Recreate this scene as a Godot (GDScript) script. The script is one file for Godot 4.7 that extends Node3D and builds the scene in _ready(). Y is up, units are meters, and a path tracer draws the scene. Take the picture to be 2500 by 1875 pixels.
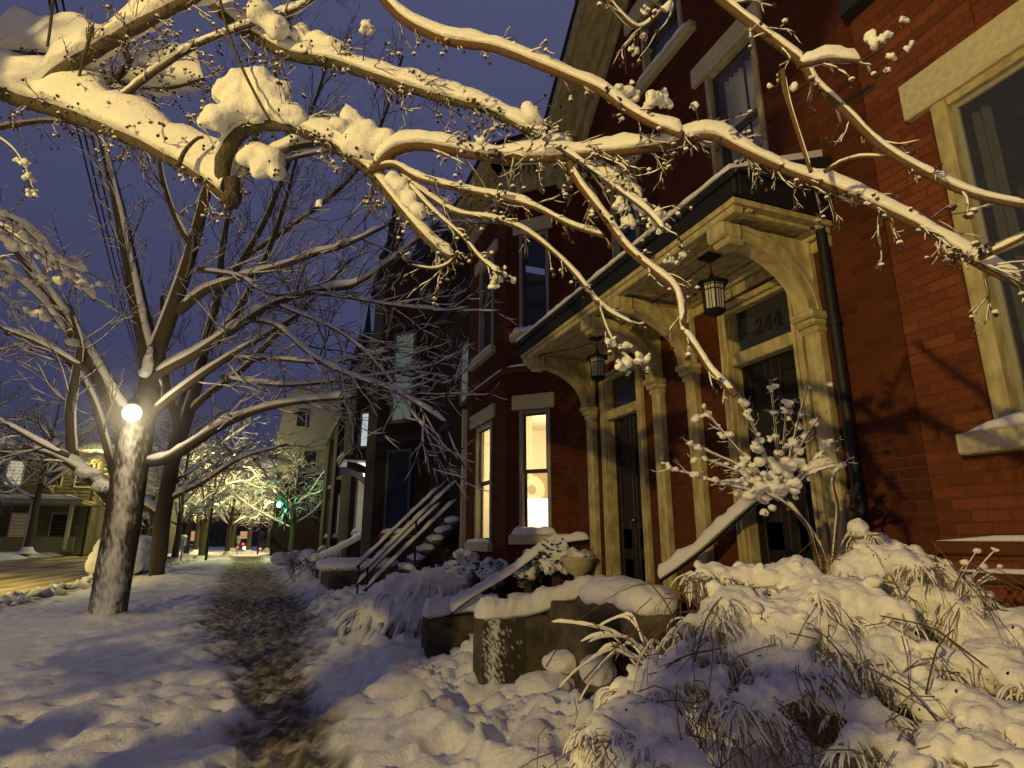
extends Node3D
# A snowy street at night: brick row houses on the right, street trees on the left, snow-laden crabapple branches overhead.

var rng := RandomNumberGenerator.new()
var noise := FastNoiseLite.new()
var fine := FastNoiseLite.new()
var mats := {}
var used := {}

# ---------------------------------------------------------------- mesh collector
class Shape:
	var v := PackedVector3Array()
	var n := PackedVector3Array()
	var c := PackedColorArray()
	var i := PackedInt32Array()
	var tint := Color(1, 1, 1)
	var use_tint := false

	func vert(p: Vector3, nn: Vector3) -> int:
		v.append(p)
		n.append(nn)
		c.append(tint)
		return v.size() - 1

	func tri(a: int, b: int, d: int) -> void:
		# front faces run clockwise; turn the triangle so that it agrees with its normals
		if (v[b] - v[a]).cross(v[d] - v[a]).dot(n[a] + n[b] + n[d]) > 0.0:
			i.append_array([a, d, b])
		else:
			i.append_array([a, b, d])

	func face(ps: Array, nn: Vector3) -> void:
		var f := v.size()
		for p in ps:
			vert(p, nn)
		for k in range(1, ps.size() - 1):
			tri(f, f + k, f + k + 1)

	# box with chamfered edges, in the axes of xf
	func box(xf: Transform3D, size: Vector3, ch := 0.0) -> void:
		var h := size * 0.5
		if ch <= 0.0:
			for ax in 3:
				for s in [-1.0, 1.0]:
					var nn := Vector3.ZERO
					nn[ax] = s
					var a := (ax + 1) % 3
					var b := (ax + 2) % 3
					var ps := []
					for k in [[-1, -1], [1, -1], [1, 1], [-1, 1]]:
						var p := Vector3.ZERO
						p[ax] = s * h[ax]
						p[a] = k[0] * h[a]
						p[b] = k[1] * h[b]
						ps.append(xf * p)
					face(ps, (xf.basis * nn).normalized())
			return
		ch = minf(ch, minf(h.x, minf(h.y, h.z)) * 0.9)
		for ax in 3:
			var a := (ax + 1) % 3
			var b := (ax + 2) % 3
			for s in [-1.0, 1.0]:
				var nn := Vector3.ZERO
				nn[ax] = s
				var ps := []
				for k in [[-1, -1], [1, -1], [1, 1], [-1, 1]]:
					var p := Vector3.ZERO
					p[ax] = s * h[ax]
					p[a] = k[0] * (h[a] - ch)
					p[b] = k[1] * (h[b] - ch)
					ps.append(xf * p)
				face(ps, (xf.basis * nn).normalized())
			for s in [-1.0, 1.0]:
				for q in [-1.0, 1.0]:
					var nn := Vector3.ZERO
					nn[a] = s
					nn[b] = q
					var ps := []
					for k in [[0, -1], [0, 1], [1, 1], [1, -1]]:
						var p := Vector3.ZERO
						p[ax] = k[1] * (h[ax] - ch)
						p[a] = s * (h[a] - (ch if k[0] == 1 else 0.0))
						p[b] = q * (h[b] - (ch if k[0] == 0 else 0.0))
						ps.append(xf * p)
					face(ps, (xf.basis * nn).normalized())
		for sx in [-1.0, 1.0]:
			for sy in [-1.0, 1.0]:
				for sz in [-1.0, 1.0]:
					face([xf * Vector3(sx * h.x, sy * (h.y - ch), sz * (h.z - ch)), xf * Vector3(sx * (h.x - ch), sy * h.y, sz * (h.z - ch)), xf * Vector3(sx * (h.x - ch), sy * (h.y - ch), sz * h.z)], (xf.basis * Vector3(sx, sy, sz)).normalized())

	func bx(centre: Vector3, size: Vector3, ch := 0.0) -> void:
		box(Transform3D(Basis(), centre), size, ch)

	# tube through pts with a radius at each; smooth
	func tube(pts: Array, radii: Array, sides := 8, squash := 1.0, rough := 0.0, nz: FastNoiseLite = null) -> void:
		var m := pts.size()
		if m < 2:
			return
		var up := Vector3.UP
		var first := v.size()
		var prev := Vector3.ZERO
		for k in m:
			var t: Vector3 = (pts[mini(k + 1, m - 1)] - pts[maxi(k - 1, 0)]).normalized()
			if k == 0:
				prev = t.cross(Vector3.UP if absf(t.y) < 0.9 else Vector3.RIGHT).normalized()
			var s := (prev - t * prev.dot(t)).normalized()
			prev = s
			up = s.cross(t)
			for j in sides:
				var a := TAU * j / sides
				var d := s * cos(a) + up * sin(a) * squash
				var r: float = radii[k]
				if nz:
					r *= 1.0 + rough * nz.get_noise_3dv((pts[k] + d * r) * 60.0)
				vert(pts[k] + d * r, d.normalized())
		for k in m - 1:
			for j in sides:
				var a := first + k * sides + j
				var b := first + k * sides + (j + 1) % sides
				tri(a, b, a + sides)
				tri(b, b + sides, a + sides)
		for e in [0, m - 1]:
			var t: Vector3 = (pts[0] - pts[1]).normalized() if e == 0 else (pts[m - 1] - pts[m - 2]).normalized()
			var ps := []
			for j in sides:
				ps.append(v[first + e * sides + j])
			face(ps, t)

	# snow lying along a branch: an uneven ridge on its upper side
	func ridge(pts: Array, radii: Array, heights: Array, nz: FastNoiseLite, freq: float, sides := 9, bump := 0.35) -> void:
		var m := pts.size()
		if m < 2:
			return
		var first := v.size()
		for k in m:
			var t: Vector3 = (pts[mini(k + 1, m - 1)] - pts[maxi(k - 1, 0)]).normalized()
			var s := t.cross(Vector3.UP)
			if s.length() < 0.05:
				s = t.cross(Vector3.RIGHT)
			s = s.normalized()
			var u := s.cross(t).normalized()
			if u.y < 0:
				u = -u
			var r: float = radii[k]
			var h: float = heights[k]
			var w := r * 1.06 + h * 0.16
			for j in sides:
				var a := lerpf(-1.95, 1.95, float(j) / (sides - 1))
				var off: Vector3
				if cos(a) > 0:
					off = s * (w * sin(a)) + u * ((r * 0.55 + h) * pow(cos(a), 0.8) + r * 0.1)
				else:
					off = s * (w * sin(a)) + u * (r * 0.9 * cos(a) + r * 0.1)
				var p: Vector3 = pts[k] + off
				var q := nz.get_noise_3dv(p * freq)
				p += off.normalized() * q * bump * (h * 0.6 + r * 0.25)
				var e := mini(k, m - 1 - k)
				if e == 0:
					p = pts[k] + (p - pts[k]) * 0.05
				elif e == 1 and sides > 5:
					p = pts[k] + (p - pts[k]) * 0.82
				vert(p, off.normalized())
		for k in m - 1:
			for j in sides:
				var a := first + k * sides + j
				var b := first + k * sides + (j + 1) % sides
				tri(a, b, a + sides)
				tri(b, b + sides, a + sides)
		smooth(first, i.size(), first)

	# recompute normals of vertices from 'first' on, from the faces that use them
	func smooth(first: int, _unused: int, from_v: int) -> void:
		var acc := PackedVector3Array()
		acc.resize(v.size() - from_v)
		var k := i.size() - 3
		while k >= 0:
			var a := i[k]
			var b := i[k + 1]
			var d := i[k + 2]
			if a < first and b < first and d < first:
				break
			var fn := (v[d] - v[a]).cross(v[b] - v[a])
			acc[a - from_v] += fn
			acc[b - from_v] += fn
			acc[d - from_v] += fn
			k -= 3
		for q in acc.size():
			if acc[q].length_squared() > 1e-18:
				n[from_v + q] = acc[q].normalized()

	# a lump: a sphere stretched to r (any axes), roughened
	func lump(xf: Transform3D, nz: FastNoiseLite, freq: float, amp: float, rings := 7, segs := 10) -> void:
		var first := v.size()
		for a in rings + 1:
			var th := PI * a / rings
			for b in segs:
				var ph := TAU * b / segs
				var d := Vector3(sin(th) * cos(ph), cos(th), sin(th) * sin(ph))
				var p := xf * d
				var dn := (xf.basis * d)
				p += dn * nz.get_noise_3dv(p * freq) * amp
				vert(p, dn.normalized())
		for a in rings:
			for b in segs:
				var p0 := first + a * segs + b
				var p1 := first + a * segs + (b + 1) % segs
				if a > 0:
					tri(p0, p1, p0 + segs)
				if a < rings - 1:
					tri(p1, p1 + segs, p0 + segs)
		smooth(first, 0, first)

	# outline (x, y) pushed along z between z0 and z1, placed by xf
	func prism(outline: Array, z0: float, z1: float, xf := Transform3D()) -> void:
		var poly := PackedVector2Array(outline)
		if Geometry2D.is_polygon_clockwise(poly):
			poly.reverse()
		var tris := Geometry2D.triangulate_polygon(poly)
		for e in [[z0, -1.0], [z1, 1.0]]:
			var f := v.size()
			for p in poly:
				vert(xf * Vector3(p.x, p.y, e[0]), (xf.basis * Vector3(0, 0, e[1] * signf(z1 - z0))).normalized())
			for k in range(0, tris.size(), 3):
				tri(f + tris[k], f + tris[k + 1], f + tris[k + 2])
		for k in poly.size():
			var a := poly[k]
			var b := poly[(k + 1) % poly.size()]
			var nn := Vector3(b.y - a.y, a.x - b.x, 0).normalized()
			face([xf * Vector3(a.x, a.y, z0), xf * Vector3(b.x, b.y, z0), xf * Vector3(b.x, b.y, z1), xf * Vector3(a.x, a.y, z1)], (xf.basis * nn).normalized())

	# profile of (radius, height) turned about the y axis
	func lathe(profile: Array, segs: int, xf := Transform3D(), flute := 0.0) -> void:
		var first := v.size()
		var m := profile.size()
		for k in m:
			var a: Vector2 = profile[maxi(k - 1, 0)]
			var b: Vector2 = profile[mini(k + 1, m - 1)]
			var tn := Vector2(b.y - a.y, a.x - b.x).normalized()
			for j in segs:
				var an := TAU * j / segs
				var rr: float = profile[k].x * (1.0 + (flute if j % 2 else 0.0))
				vert(xf * Vector3(rr * cos(an), profile[k].y, rr * sin(an)), (xf.basis * Vector3(tn.x * cos(an), tn.y, tn.x * sin(an))).normalized())
		for k in m - 1:
			for j in segs:
				var p0 := first + k * segs + j
				var p1 := first + k * segs + (j + 1) % segs
				tri(p0, p1, p0 + segs)
				tri(p1, p1 + segs, p0 + segs)

	func mesh() -> ArrayMesh:
		var arr := []
		arr.resize(Mesh.ARRAY_MAX)
		arr[Mesh.ARRAY_VERTEX] = v
		arr[Mesh.ARRAY_NORMAL] = n
		arr[Mesh.ARRAY_INDEX] = i
		if use_tint:
			arr[Mesh.ARRAY_COLOR] = c
		var am := ArrayMesh.new()
		am.add_surface_from_arrays(Mesh.PRIMITIVE_TRIANGLES, arr)
		return am


# ---------------------------------------------------------------- naming and tagging
func numbered(called: String) -> String:
	used[called] = used.get(called, -1) + 1
	return called if used[called] == 0 else "%s_%03d" % [called, used[called]]

func tag(o: Node3D, label: String, category: String, group := "", kind := "") -> Node3D:
	o.set_meta("label", label)
	o.set_meta("category", category)
	if group:
		o.set_meta("group", group)
	if kind:
		o.set_meta("kind", kind)
	return o

func thing(called: String, label: String, category: String, at := Vector3.ZERO, group := "") -> Node3D:
	var o := Node3D.new()
	o.name = numbered(called)
	add_child(o)
	o.position = at
	return tag(o, label, category, group)

# a named mesh under parent; shapes are in world axes, so the parent's place is taken off
func part(called: String, s, m: Material, parent: Node3D, stuff := false) -> MeshInstance3D:
	var o := MeshInstance3D.new()
	o.name = called
	o.mesh = s.mesh() if s is Shape else s
	o.material_override = m
	parent.add_child(o, true)
	if stuff:
		o.set_meta("kind", "stuff")
	return o

func struct(called: String, s: Shape, m: Material) -> MeshInstance3D:
	var o := part(numbered(called), s, m, self)
	o.set_meta("kind", "structure")
	return o

func sh() -> Shape:
	return Shape.new()

func boxed(centre: Vector3, size: Vector3, ch := 0.0) -> Shape:
	var s := Shape.new()
	s.bx(centre, size, ch)
	return s

# ---------------------------------------------------------------- materials
func lin(r: float, g: float, b: float) -> Color:
	return Color(r, g, b).linear_to_srgb()

func plain(r: float, g: float, b: float, rough := 0.85, metal := 0.0) -> StandardMaterial3D:
	var m := StandardMaterial3D.new()
	m.albedo_color = lin(r, g, b)
	m.roughness = rough
	m.metallic = metal
	m.metallic_specular = 0.4
	return m

func speckle(r: Color, g: Color, freq: float, scale: Vector3, rough: float, bump := 0.0, octaves := 4, size := 256) -> StandardMaterial3D:
	var m := StandardMaterial3D.new()
	var t := NoiseTexture2D.new()
	var nz := FastNoiseLite.new()
	nz.seed = int(freq * 1000.0) + octaves
	nz.frequency = freq
	nz.fractal_octaves = octaves
	t.noise = nz
	t.width = size
	t.height = size
	t.seamless = true
	var gr := Gradient.new()
	gr.set_color(0, r)
	gr.set_color(1, g)
	t.color_ramp = gr
	m.albedo_texture = t
	m.uv1_triplanar = true
	m.uv1_world_triplanar = true
	m.uv1_scale = scale
	m.roughness = rough
	m.metallic_specular = 0.3
	if bump > 0.0:
		var b := NoiseTexture2D.new()
		b.noise = nz
		b.width = size
		b.height = size
		b.seamless = true
		b.as_normal_map = true
		b.bump_strength = 6.0
		m.normal_enabled = true
		m.normal_texture = b
		m.normal_scale = bump
	return m

func glow(r: float, g: float, b: float, energy: float) -> StandardMaterial3D:
	var m := plain(0.5, 0.5, 0.5)
	m.emission_enabled = true
	m.emission = lin(r, g, b)
	m.emission_energy_multiplier = energy
	return m

func brick_picture() -> StandardMaterial3D:
	# far walls only: courses too small to be told apart
	var im := Image.create(128, 128, false, Image.FORMAT_RGB8)
	var r := RandomNumberGenerator.new()
	r.seed = 5
	im.fill(lin(0.16, 0.12, 0.1))
	for row in 8:
		for k in 5:
			var q := r.randf_range(0.7, 1.15)
			var x := k * 32 + (16 if row % 2 else 0) - 16
			im.fill_rect(Rect2i(x + 1, row * 16 + 1, 30, 14), lin(0.17 * q, 0.05 * q, 0.033 * q))
	var m := StandardMaterial3D.new()
	m.albedo_texture = ImageTexture.create_from_image(im)
	m.uv1_triplanar = true
	m.uv1_world_triplanar = true
	m.uv1_scale = Vector3.ONE * 1.6
	m.roughness = 0.9
	return m

func lamp(called_at: Vector3, col: Color, energy: float, size: float, parent: Node3D = null) -> OmniLight3D:
	var l := OmniLight3D.new()
	l.name = "lamp_light"
	l.light_color = col
	l.light_energy = energy
	l.light_size = size
	l.omni_range = 80.0
	l.omni_attenuation = 2.0
	l.shadow_enabled = true
	l.position = called_at
	(parent if parent else self).add_child(l, true)
	return l

# ---------------------------------------------------------------- curves
func spline(pts: Array, step: float) -> Array:
	var cu := Curve3D.new()
	for k in pts.size():
		var a: Vector3 = pts[maxi(k - 1, 0)]
		var b: Vector3 = pts[mini(k + 1, pts.size() - 1)]
		var t := (b - a) / 6.0
		cu.add_point(pts[k], -t, t)
	var n := maxi(3, int(cu.get_baked_length() / step))
	var out := []
	for k in n + 1:
		out.append(cu.sample_baked(cu.get_baked_length() * k / n, true))
	return out

func taper(n: int, a: float, b: float, pw := 1.0) -> Array:
	var out := []
	for k in n:
		out.append(lerpf(a, b, pow(float(k) / (n - 1), pw)))
	return out

func near_to(pts: Array, t: float) -> Vector3:
	var f := t * (pts.size() - 1)
	var k := mini(int(f), pts.size() - 2)
	return pts[k].lerp(pts[k + 1], f - k)

# ---------------------------------------------------------------- soft bodies of snow: a field of overlapping balls, meshed where it crosses a level
func body(balls: Array, cell: float, nz: FastNoiseLite = null, freq := 8.0, amp := 0.0) -> Shape:
	var lo := Vector3.INF
	var hi := -Vector3.INF
	for b in balls:
		var e: Vector3 = b[1] * 1.42
		lo = lo.min(b[0] - e)
		hi = hi.max(b[0] + e)
	lo -= Vector3.ONE * cell * 1.5
	hi += Vector3.ONE * cell * 1.5
	var nx := int((hi.x - lo.x) / cell) + 2
	var ny := int((hi.y - lo.y) / cell) + 2
	var nzc := int((hi.z - lo.z) / cell) + 2
	var f := PackedFloat32Array()
	f.resize(nx * ny * nzc)
	f.fill(-0.25)
	for b in balls:
		var e: Vector3 = b[1] * 1.4142
		var c: Vector3 = b[0]
		var a0 := ((c - e - lo) / cell).ceil()
		var a1 := ((c + e - lo) / cell).floor()
		for z in range(int(a0.z), int(a1.z) + 1):
			var dz := (lo.z + z * cell - c.z) / e.z
			for y in range(int(a0.y), int(a1.y) + 1):
				var dy := (lo.y + y * cell - c.y) / e.y
				var dd := dz * dz + dy * dy
				if dd >= 1.0:
					continue
				var row := (z * ny + y) * nx
				for x in range(int(a0.x), int(a1.x) + 1):
					var dx := (lo.x + x * cell - c.x) / e.x
					var q := dd + dx * dx
					if q < 1.0:
						f[row + x] += (1.0 - q) * (1.0 - q)
	var s := Shape.new()
	var id := PackedInt32Array()
	id.resize(nx * ny * nzc)
	id.fill(-1)
	var sy := nx
	var sz := nx * ny
	var corner := [0, 1, sy, sy + 1, sz, sz + 1, sz + sy, sz + sy + 1]
	var edges := [[0, 1], [2, 3], [4, 5], [6, 7], [0, 2], [1, 3], [4, 6], [5, 7], [0, 4], [1, 5], [2, 6], [3, 7]]
	for z in nzc - 1:
		for y in ny - 1:
			var row := z * sz + y * sy
			for x in nx - 1:
				var o := row + x
				var neg := f[o] < 0.0
				if (f[o + 1] < 0.0) == neg and (f[o + sy] < 0.0) == neg and (f[o + sy + 1] < 0.0) == neg and (f[o + sz] < 0.0) == neg and (f[o + sz + 1] < 0.0) == neg and (f[o + sz + sy] < 0.0) == neg and (f[o + sz + sy + 1] < 0.0) == neg:
					continue
				var p := Vector3.ZERO
				var cnt := 0
				for ed in edges:
					var fa := f[o + corner[ed[0]]]
					var fb := f[o + corner[ed[1]]]
					if (fa < 0.0) != (fb < 0.0):
						var t := fa / (fa - fb)
						var pa := Vector3(ed[0] & 1, (ed[0] >> 1) & 1, ed[0] >> 2)
						var pb := Vector3(ed[1] & 1, (ed[1] >> 1) & 1, ed[1] >> 2)
						p += pa.lerp(pb, t)
						cnt += 1
				p = lo + (Vector3(x, y, z) + p / cnt) * cell
				var g := Vector3(f[o + 1] - f[o], f[o + sy] - f[o], f[o + sz] - f[o])
				id[o] = s.vert(p, -g.normalized() if g.length_squared() > 0 else Vector3.UP)
	for z in range(1, nzc - 1):
		for y in range(1, ny - 1):
			for x in range(1, nx - 1):
				var o := z * sz + y * sy + x
				var neg := f[o] < 0.0
				if (f[o + 1] < 0.0) != neg:
					_quad(s, id[o - sy - sz], id[o - sz], id[o], id[o - sy], Vector3(1, 0, 0) * (-1.0 if neg else 1.0))
				if (f[o + sy] < 0.0) != neg:
					_quad(s, id[o - 1 - sz], id[o - sz], id[o], id[o - 1], Vector3(0, 1, 0) * (-1.0 if neg else 1.0))
				if (f[o + sz] < 0.0) != neg:
					_quad(s, id[o - 1 - sy], id[o - sy], id[o], id[o - 1], Vector3(0, 0, 1) * (-1.0 if neg else 1.0))
	s.smooth(0, 0, 0)
	if nz and amp > 0.0:
		for k in s.v.size():
			s.v[k] += s.n[k] * nz.get_noise_3dv(s.v[k] * freq) * amp
		s.smooth(0, 0, 0)
	return s

func _quad(s: Shape, a: int, b: int, c: int, d: int, out: Vector3) -> void:
	if a < 0 or b < 0 or c < 0 or d < 0:
		return
	if (s.v[b] - s.v[a]).cross(s.v[c] - s.v[a]).dot(out) > 0.0:
		s.i.append_array([a, c, b, a, d, c])
	else:
		s.i.append_array([a, b, c, a, c, d])

func _ready() -> void:
	rng.seed = 20
	noise.seed = 3
	noise.frequency = 1.0
	noise.fractal_octaves = 3
	fine.seed = 9
	fine.frequency = 1.0
	fine.fractal_octaves = 2
	# ------------------------------------------------ camera
	var cam := Camera3D.new()
	cam.name = "camera"
	cam.fov = 65.4109
	cam.near = 0.05
	cam.far = 900.0
	cam.position = Vector3(0, 1.55, 0)
	cam.rotation = Vector3(0.254625, -0.366519, 0)
	add_child(cam)
	cam.current = true
	# ------------------------------------------------ sky and exposure
	var env := Environment.new()
	env.background_mode = Environment.BG_SKY
	var skym := ProceduralSkyMaterial.new()
	skym.sky_top_color = lin(0.082, 0.087, 0.172)
	skym.sky_horizon_color = lin(0.034, 0.037, 0.092)
	skym.sky_curve = 0.5
	skym.ground_bottom_color = lin(0.03, 0.03, 0.04)
	skym.ground_horizon_color = lin(0.04, 0.045, 0.12)
	var sky := Sky.new()
	sky.sky_material = skym
	env.sky = sky
	env.background_energy_multiplier = 1.0
	env.tonemap_mode = Environment.TONE_MAPPER_LINEAR
	env.tonemap_exposure = 1.0
	env.volumetric_fog_enabled = true
	env.volumetric_fog_density = 0.0
	env.sdfgi_enabled = true
	env.ssao_enabled = true
	env.ssil_enabled = true
	var we := WorldEnvironment.new()
	we.name = "environment"
	we.environment = env
	add_child(we)
	# ------------------------------------------------ unseen street lamp behind the photographer, placed to light the near scene
	key_lamp(Vector3(-6.2, 3.75, 2.6), 57.0)
	# ------------------------------------------------ materials
	mats.snow = speckle(lin(0.76, 0.76, 0.77), lin(0.90, 0.90, 0.91), 0.06, Vector3.ONE * 3.0, 0.95, 0.45)
	mats.ground = speckle(lin(0.9, 0.9, 0.9), lin(1, 1, 1), 0.03, Vector3.ONE * 2.5, 0.95, 0.7)
	mats.ground.vertex_color_use_as_albedo = true
	mats.bark = speckle(lin(0.045, 0.036, 0.026), lin(0.15, 0.125, 0.09), 0.06, Vector3.ONE * 4.0, 0.95, 1.0)
	mats.young_bark = speckle(lin(0.07, 0.04, 0.02), lin(0.17, 0.10, 0.055), 0.05, Vector3.ONE * 7.0, 0.85, 0.6)
	mats.twig = plain(0.075, 0.05, 0.03, 0.9)
	mats.berry = plain(0.06, 0.03, 0.02, 0.5)
	mats.cream = speckle(lin(0.30, 0.25, 0.12), lin(0.64, 0.57, 0.31), 0.02, Vector3(1.4, 0.7, 1.4), 0.65, 0.15, 6)
	mats.stone = speckle(lin(0.50, 0.45, 0.28), lin(0.66, 0.60, 0.38), 0.04, Vector3.ONE * 1.6, 0.85, 0.4)
	mats.mortar = speckle(lin(0.105, 0.036, 0.017), lin(0.15, 0.05, 0.023), 0.05, Vector3.ONE * 2.0, 0.95)
	mats.bricks = speckle(lin(0.78, 0.78, 0.78), lin(1, 1, 1), 0.06, Vector3.ONE * 3.0, 0.9, 0.5)
	mats.bricks.vertex_color_use_as_albedo = true
	mats.far_brick = brick_picture()
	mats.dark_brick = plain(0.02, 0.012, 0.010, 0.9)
	mats.black = plain(0.012, 0.012, 0.014, 0.55)
	mats.slate = plain(0.02, 0.02, 0.024, 0.7)
	mats.door = speckle(lin(0.012, 0.010, 0.009), lin(0.022, 0.018, 0.016), 0.03, Vector3(6, 1, 6), 0.4)
	mats.iron = plain(0.02, 0.02, 0.02, 0.5, 0.4)
	mats.concrete = speckle(lin(0.06, 0.05, 0.035), lin(0.17, 0.145, 0.10), 0.012, Vector3.ONE * 1.1, 0.95, 0.5, 6)
	mats.dark_sash = plain(0.05, 0.055, 0.05, 0.6)
	mats.grey_paint = plain(0.30, 0.29, 0.24, 0.6)
	mats.plaster = plain(0.72, 0.64, 0.48, 0.9)
	mats.dark_room = plain(0.05, 0.045, 0.04, 0.9)
	mats.cloth = plain(0.42, 0.42, 0.40, 0.95)
	mats.frosted = plain(0.55, 0.55, 0.50, 0.4)
	mats.wire = plain(0.012, 0.012, 0.015, 0.8)
	mats.white_paint = plain(0.72, 0.73, 0.75, 0.4)
	mats.shingle = plain(0.3, 0.3, 0.3, 0.9)
	var gl := StandardMaterial3D.new()
	gl.transparency = BaseMaterial3D.TRANSPARENCY_ALPHA
	gl.albedo_color = Color(0.75, 0.8, 0.85, 0.06)
	gl.roughness = 0.03
	mats.glass = gl
	# ------------------------------------------------ the place
	terrain()
	main_house()
	door_hood()
	right_house()
	stoop()
	far_houses()
	street_trees()
	crabapple()
	shrubs()
	street_things()

func key_lamp(at: Vector3, energy: float) -> void:
	var t := thing("street_lamp", "unseen grey street lamp behind the photographer, warmly lighting the near scene", "street lamp", Vector3.ZERO, "street lamps")
	var s := sh()
	s.tube([Vector3(at.x - 1.4, 0, at.z), Vector3(at.x - 1.4, 4, at.z), Vector3(at.x - 1.4, at.y + 0.1, at.z)], [0.09, 0.075, 0.06], 12)
	part("pole", s, plain(0.2, 0.2, 0.2, 0.6), t)
	var a := sh()
	a.tube(spline([Vector3(at.x - 1.4, at.y - 0.2, at.z), Vector3(at.x - 1.1, at.y + 0.25, at.z), Vector3(at.x - 0.2, at.y + 0.3, at.z)], 0.1), taper(20, 0.035, 0.03), 8)
	var pts := spline([Vector3(at.x - 1.4, at.y - 0.2, at.z), Vector3(at.x - 1.1, at.y + 0.25, at.z), Vector3(at.x - 0.1, at.y + 0.3, at.z)], 0.1)
	a = sh()
	a.tube(pts, taper(pts.size(), 0.035, 0.03), 8)
	part("arm", a, plain(0.2, 0.2, 0.2, 0.6), t)
	var h := sh()
	h.lathe([Vector2(0.02, 0.36), Vector2(0.14, 0.32), Vector2(0.2, 0.22), Vector2(0.21, 0.18)], 16, Transform3D(Basis(), at))
	part("lamp_head", h, plain(0.2, 0.2, 0.2, 0.6), t)
	var b := sh()
	b.lump(Transform3D(Basis.from_scale(Vector3(0.16, 0.12, 0.16)), at), noise, 1.0, 0.0, 8, 12)
	part("lamp_bulb", b, glow(1.0, 0.71, 0.25, 4.0), t)
	lamp(at, lin(1.0, 0.71, 0.21), energy, 0.06, t)

# ---------------------------------------------------------------- ground
func path_centre(z: float) -> float:
	if z > -5.0:
		return 0.25
	if z > -13.0:
		return lerpf(0.25, -0.1, (-5.0 - z) / 8.0)
	return -0.1 - (-13.0 - z) * 0.045

func path_half(z: float) -> float:
	if z > -7.5:
		return 0.36
	return lerpf(0.36, 1.15, clampf((-7.5 - z) / 5.5, 0.0, 1.0))

func trodden(x: float, z: float) -> float:
	var d := absf(x - path_centre(z) + 0.16 * fine.get_noise_2d(x * 1.5, z * 1.1)) - path_half(z)
	var rag := smoothstep(-7.0, -11.0, z)
	return 1.0 - smoothstep(lerpf(-0.16, -0.34, rag), lerpf(0.16, 0.3, rag), d + lerpf(0.16, 0.42, rag) * noise.get_noise_2d(x * 2.3, z * 2.3))

func ground_h(x: float, z: float) -> float:
	var t := trodden(x, z)
	var s := 0.13 + 0.05 * noise.get_noise_2d(x * 0.5, z * 0.5) + 0.035 * fine.get_noise_2d(x * 1.7 + 40.0, z * 1.7)
	var side := smoothstep(0.55, 1.3, x - path_centre(z))
	s += side * (0.17 * (1.0 - absf(fine.get_noise_2d(x * 0.9 + 7.0, z * 1.15)) * 2.2) + 0.05 * noise.get_noise_2d(x * 4.0, z * 3.2))
	s += smoothstep(1.5, 2.6, x) * 0.14
	s -= smoothstep(1.35, 1.9, x) * (0.3 * exp(-pow((z + 6.0) / 1.0, 2)) + 0.2 * exp(-pow((z + 8.0) / 0.8, 2)))
	var tree_foot := Vector3(-2.783, 0.1, -13.765)
	s += 0.26 * exp(-(pow(x - tree_foot.x, 2) + pow(z - tree_foot.z, 2)) / 0.16)
	# footprints and scuffs in the verge snow
	var foot := fine.get_noise_2d(x * 2.6 + 90.0, z * 2.2)
	s -= 0.06 * smoothstep(0.18, 0.5, foot) * smoothstep(-3.6, -1.6, x)
	s -= 0.03 * smoothstep(0.1, 0.5, noise.get_noise_2d(x * 3.4, z * 3.0 + 30.0))
	s += 0.12 * exp(-pow((x + 3.4) / 0.8, 2)) * smoothstep(-14.0, -20.0, z) * (0.8 + 0.7 * noise.get_noise_2d(x * 1.2, z * 0.7))
	var p := 0.015 + 0.11 * maxf(0.0, noise.get_noise_2d(x * 4.5, z * 3.6)) + 0.035 * fine.get_noise_2d(x * 11.0, z * 9.0)
	var h := lerpf(s, p, t)
	# kerb, then ploughed lumps of slush along it
	var k := smoothstep(-5.1, -5.5, x)
	var sl := 0.03 + 0.5 * maxf(0.0, noise.get_noise_2d(x * 1.9 + 11.0, z * 1.5)) + 0.1 * absf(fine.get_noise_2d(x * 5.0, z * 4.0))
	sl = lerpf(sl, -0.14, smoothstep(-6.2, -6.8, x))
	return lerpf(h, sl, k)

func ground_tint(x: float, z: float) -> Color:
	var snow := Color(0.86, 0.87, 0.90)
	var t := trodden(x, z)
	var q := noise.get_noise_2d(x * 4.6 + 3.0, z * 3.6) + 0.5 * fine.get_noise_2d(x * 14.0, z * 11.0)
	var mud := Color(0.075, 0.058, 0.034).lerp(Color(0.48, 0.44, 0.35), smoothstep(-0.12, 0.5, q))
	var c := snow.lerp(mud, t * (0.95 if z > -9.0 else 0.9))
	var k := smoothstep(-4.9, -5.3, x + 0.3 * fine.get_noise_2d(x * 2.0, z * 1.3))
	var dirt := Color(0.045, 0.04, 0.035).lerp(Color(0.75, 0.76, 0.8), smoothstep(0.02, 0.35, noise.get_noise_2d(x * 1.9 + 11.0, z * 1.5) + 0.3 * fine.get_noise_2d(x * 6.0, z * 5.0)))
	return c.lerp(dirt, k)

func sheet(x0: float, x1: float, z0: float, z1: float, sx: float, sz: float, height: Callable, colour: Callable) -> Shape:
	var s := sh()
	s.use_tint = true
	var nx := int((x1 - x0) / sx) + 1
	var nz := int((z1 - z0) / sz) + 1
	for b in nz:
		for a in nx:
			var x := lerpf(x0, x1, float(a) / (nx - 1))
			var z := lerpf(z0, z1, float(b) / (nz - 1))
			s.tint = colour.call(x, z)
			s.vert(Vector3(x, height.call(x, z), z), Vector3.UP)
	for b in nz - 1:
		for a in nx - 1:
			var o := b * nx + a
			s.tri(o, o + 1, o + nx)
			s.tri(o + 1, o + nx + 1, o + nx)
	s.smooth(0, 0, 0)
	return s

func road_h(x: float, z: float) -> float:
	var rut := 0.05 * fine.get_noise_2d(x * 2.2, z * 0.12)
	return -0.13 + rut + 0.45 * smoothstep(-7.0, -15.5, x)

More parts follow.
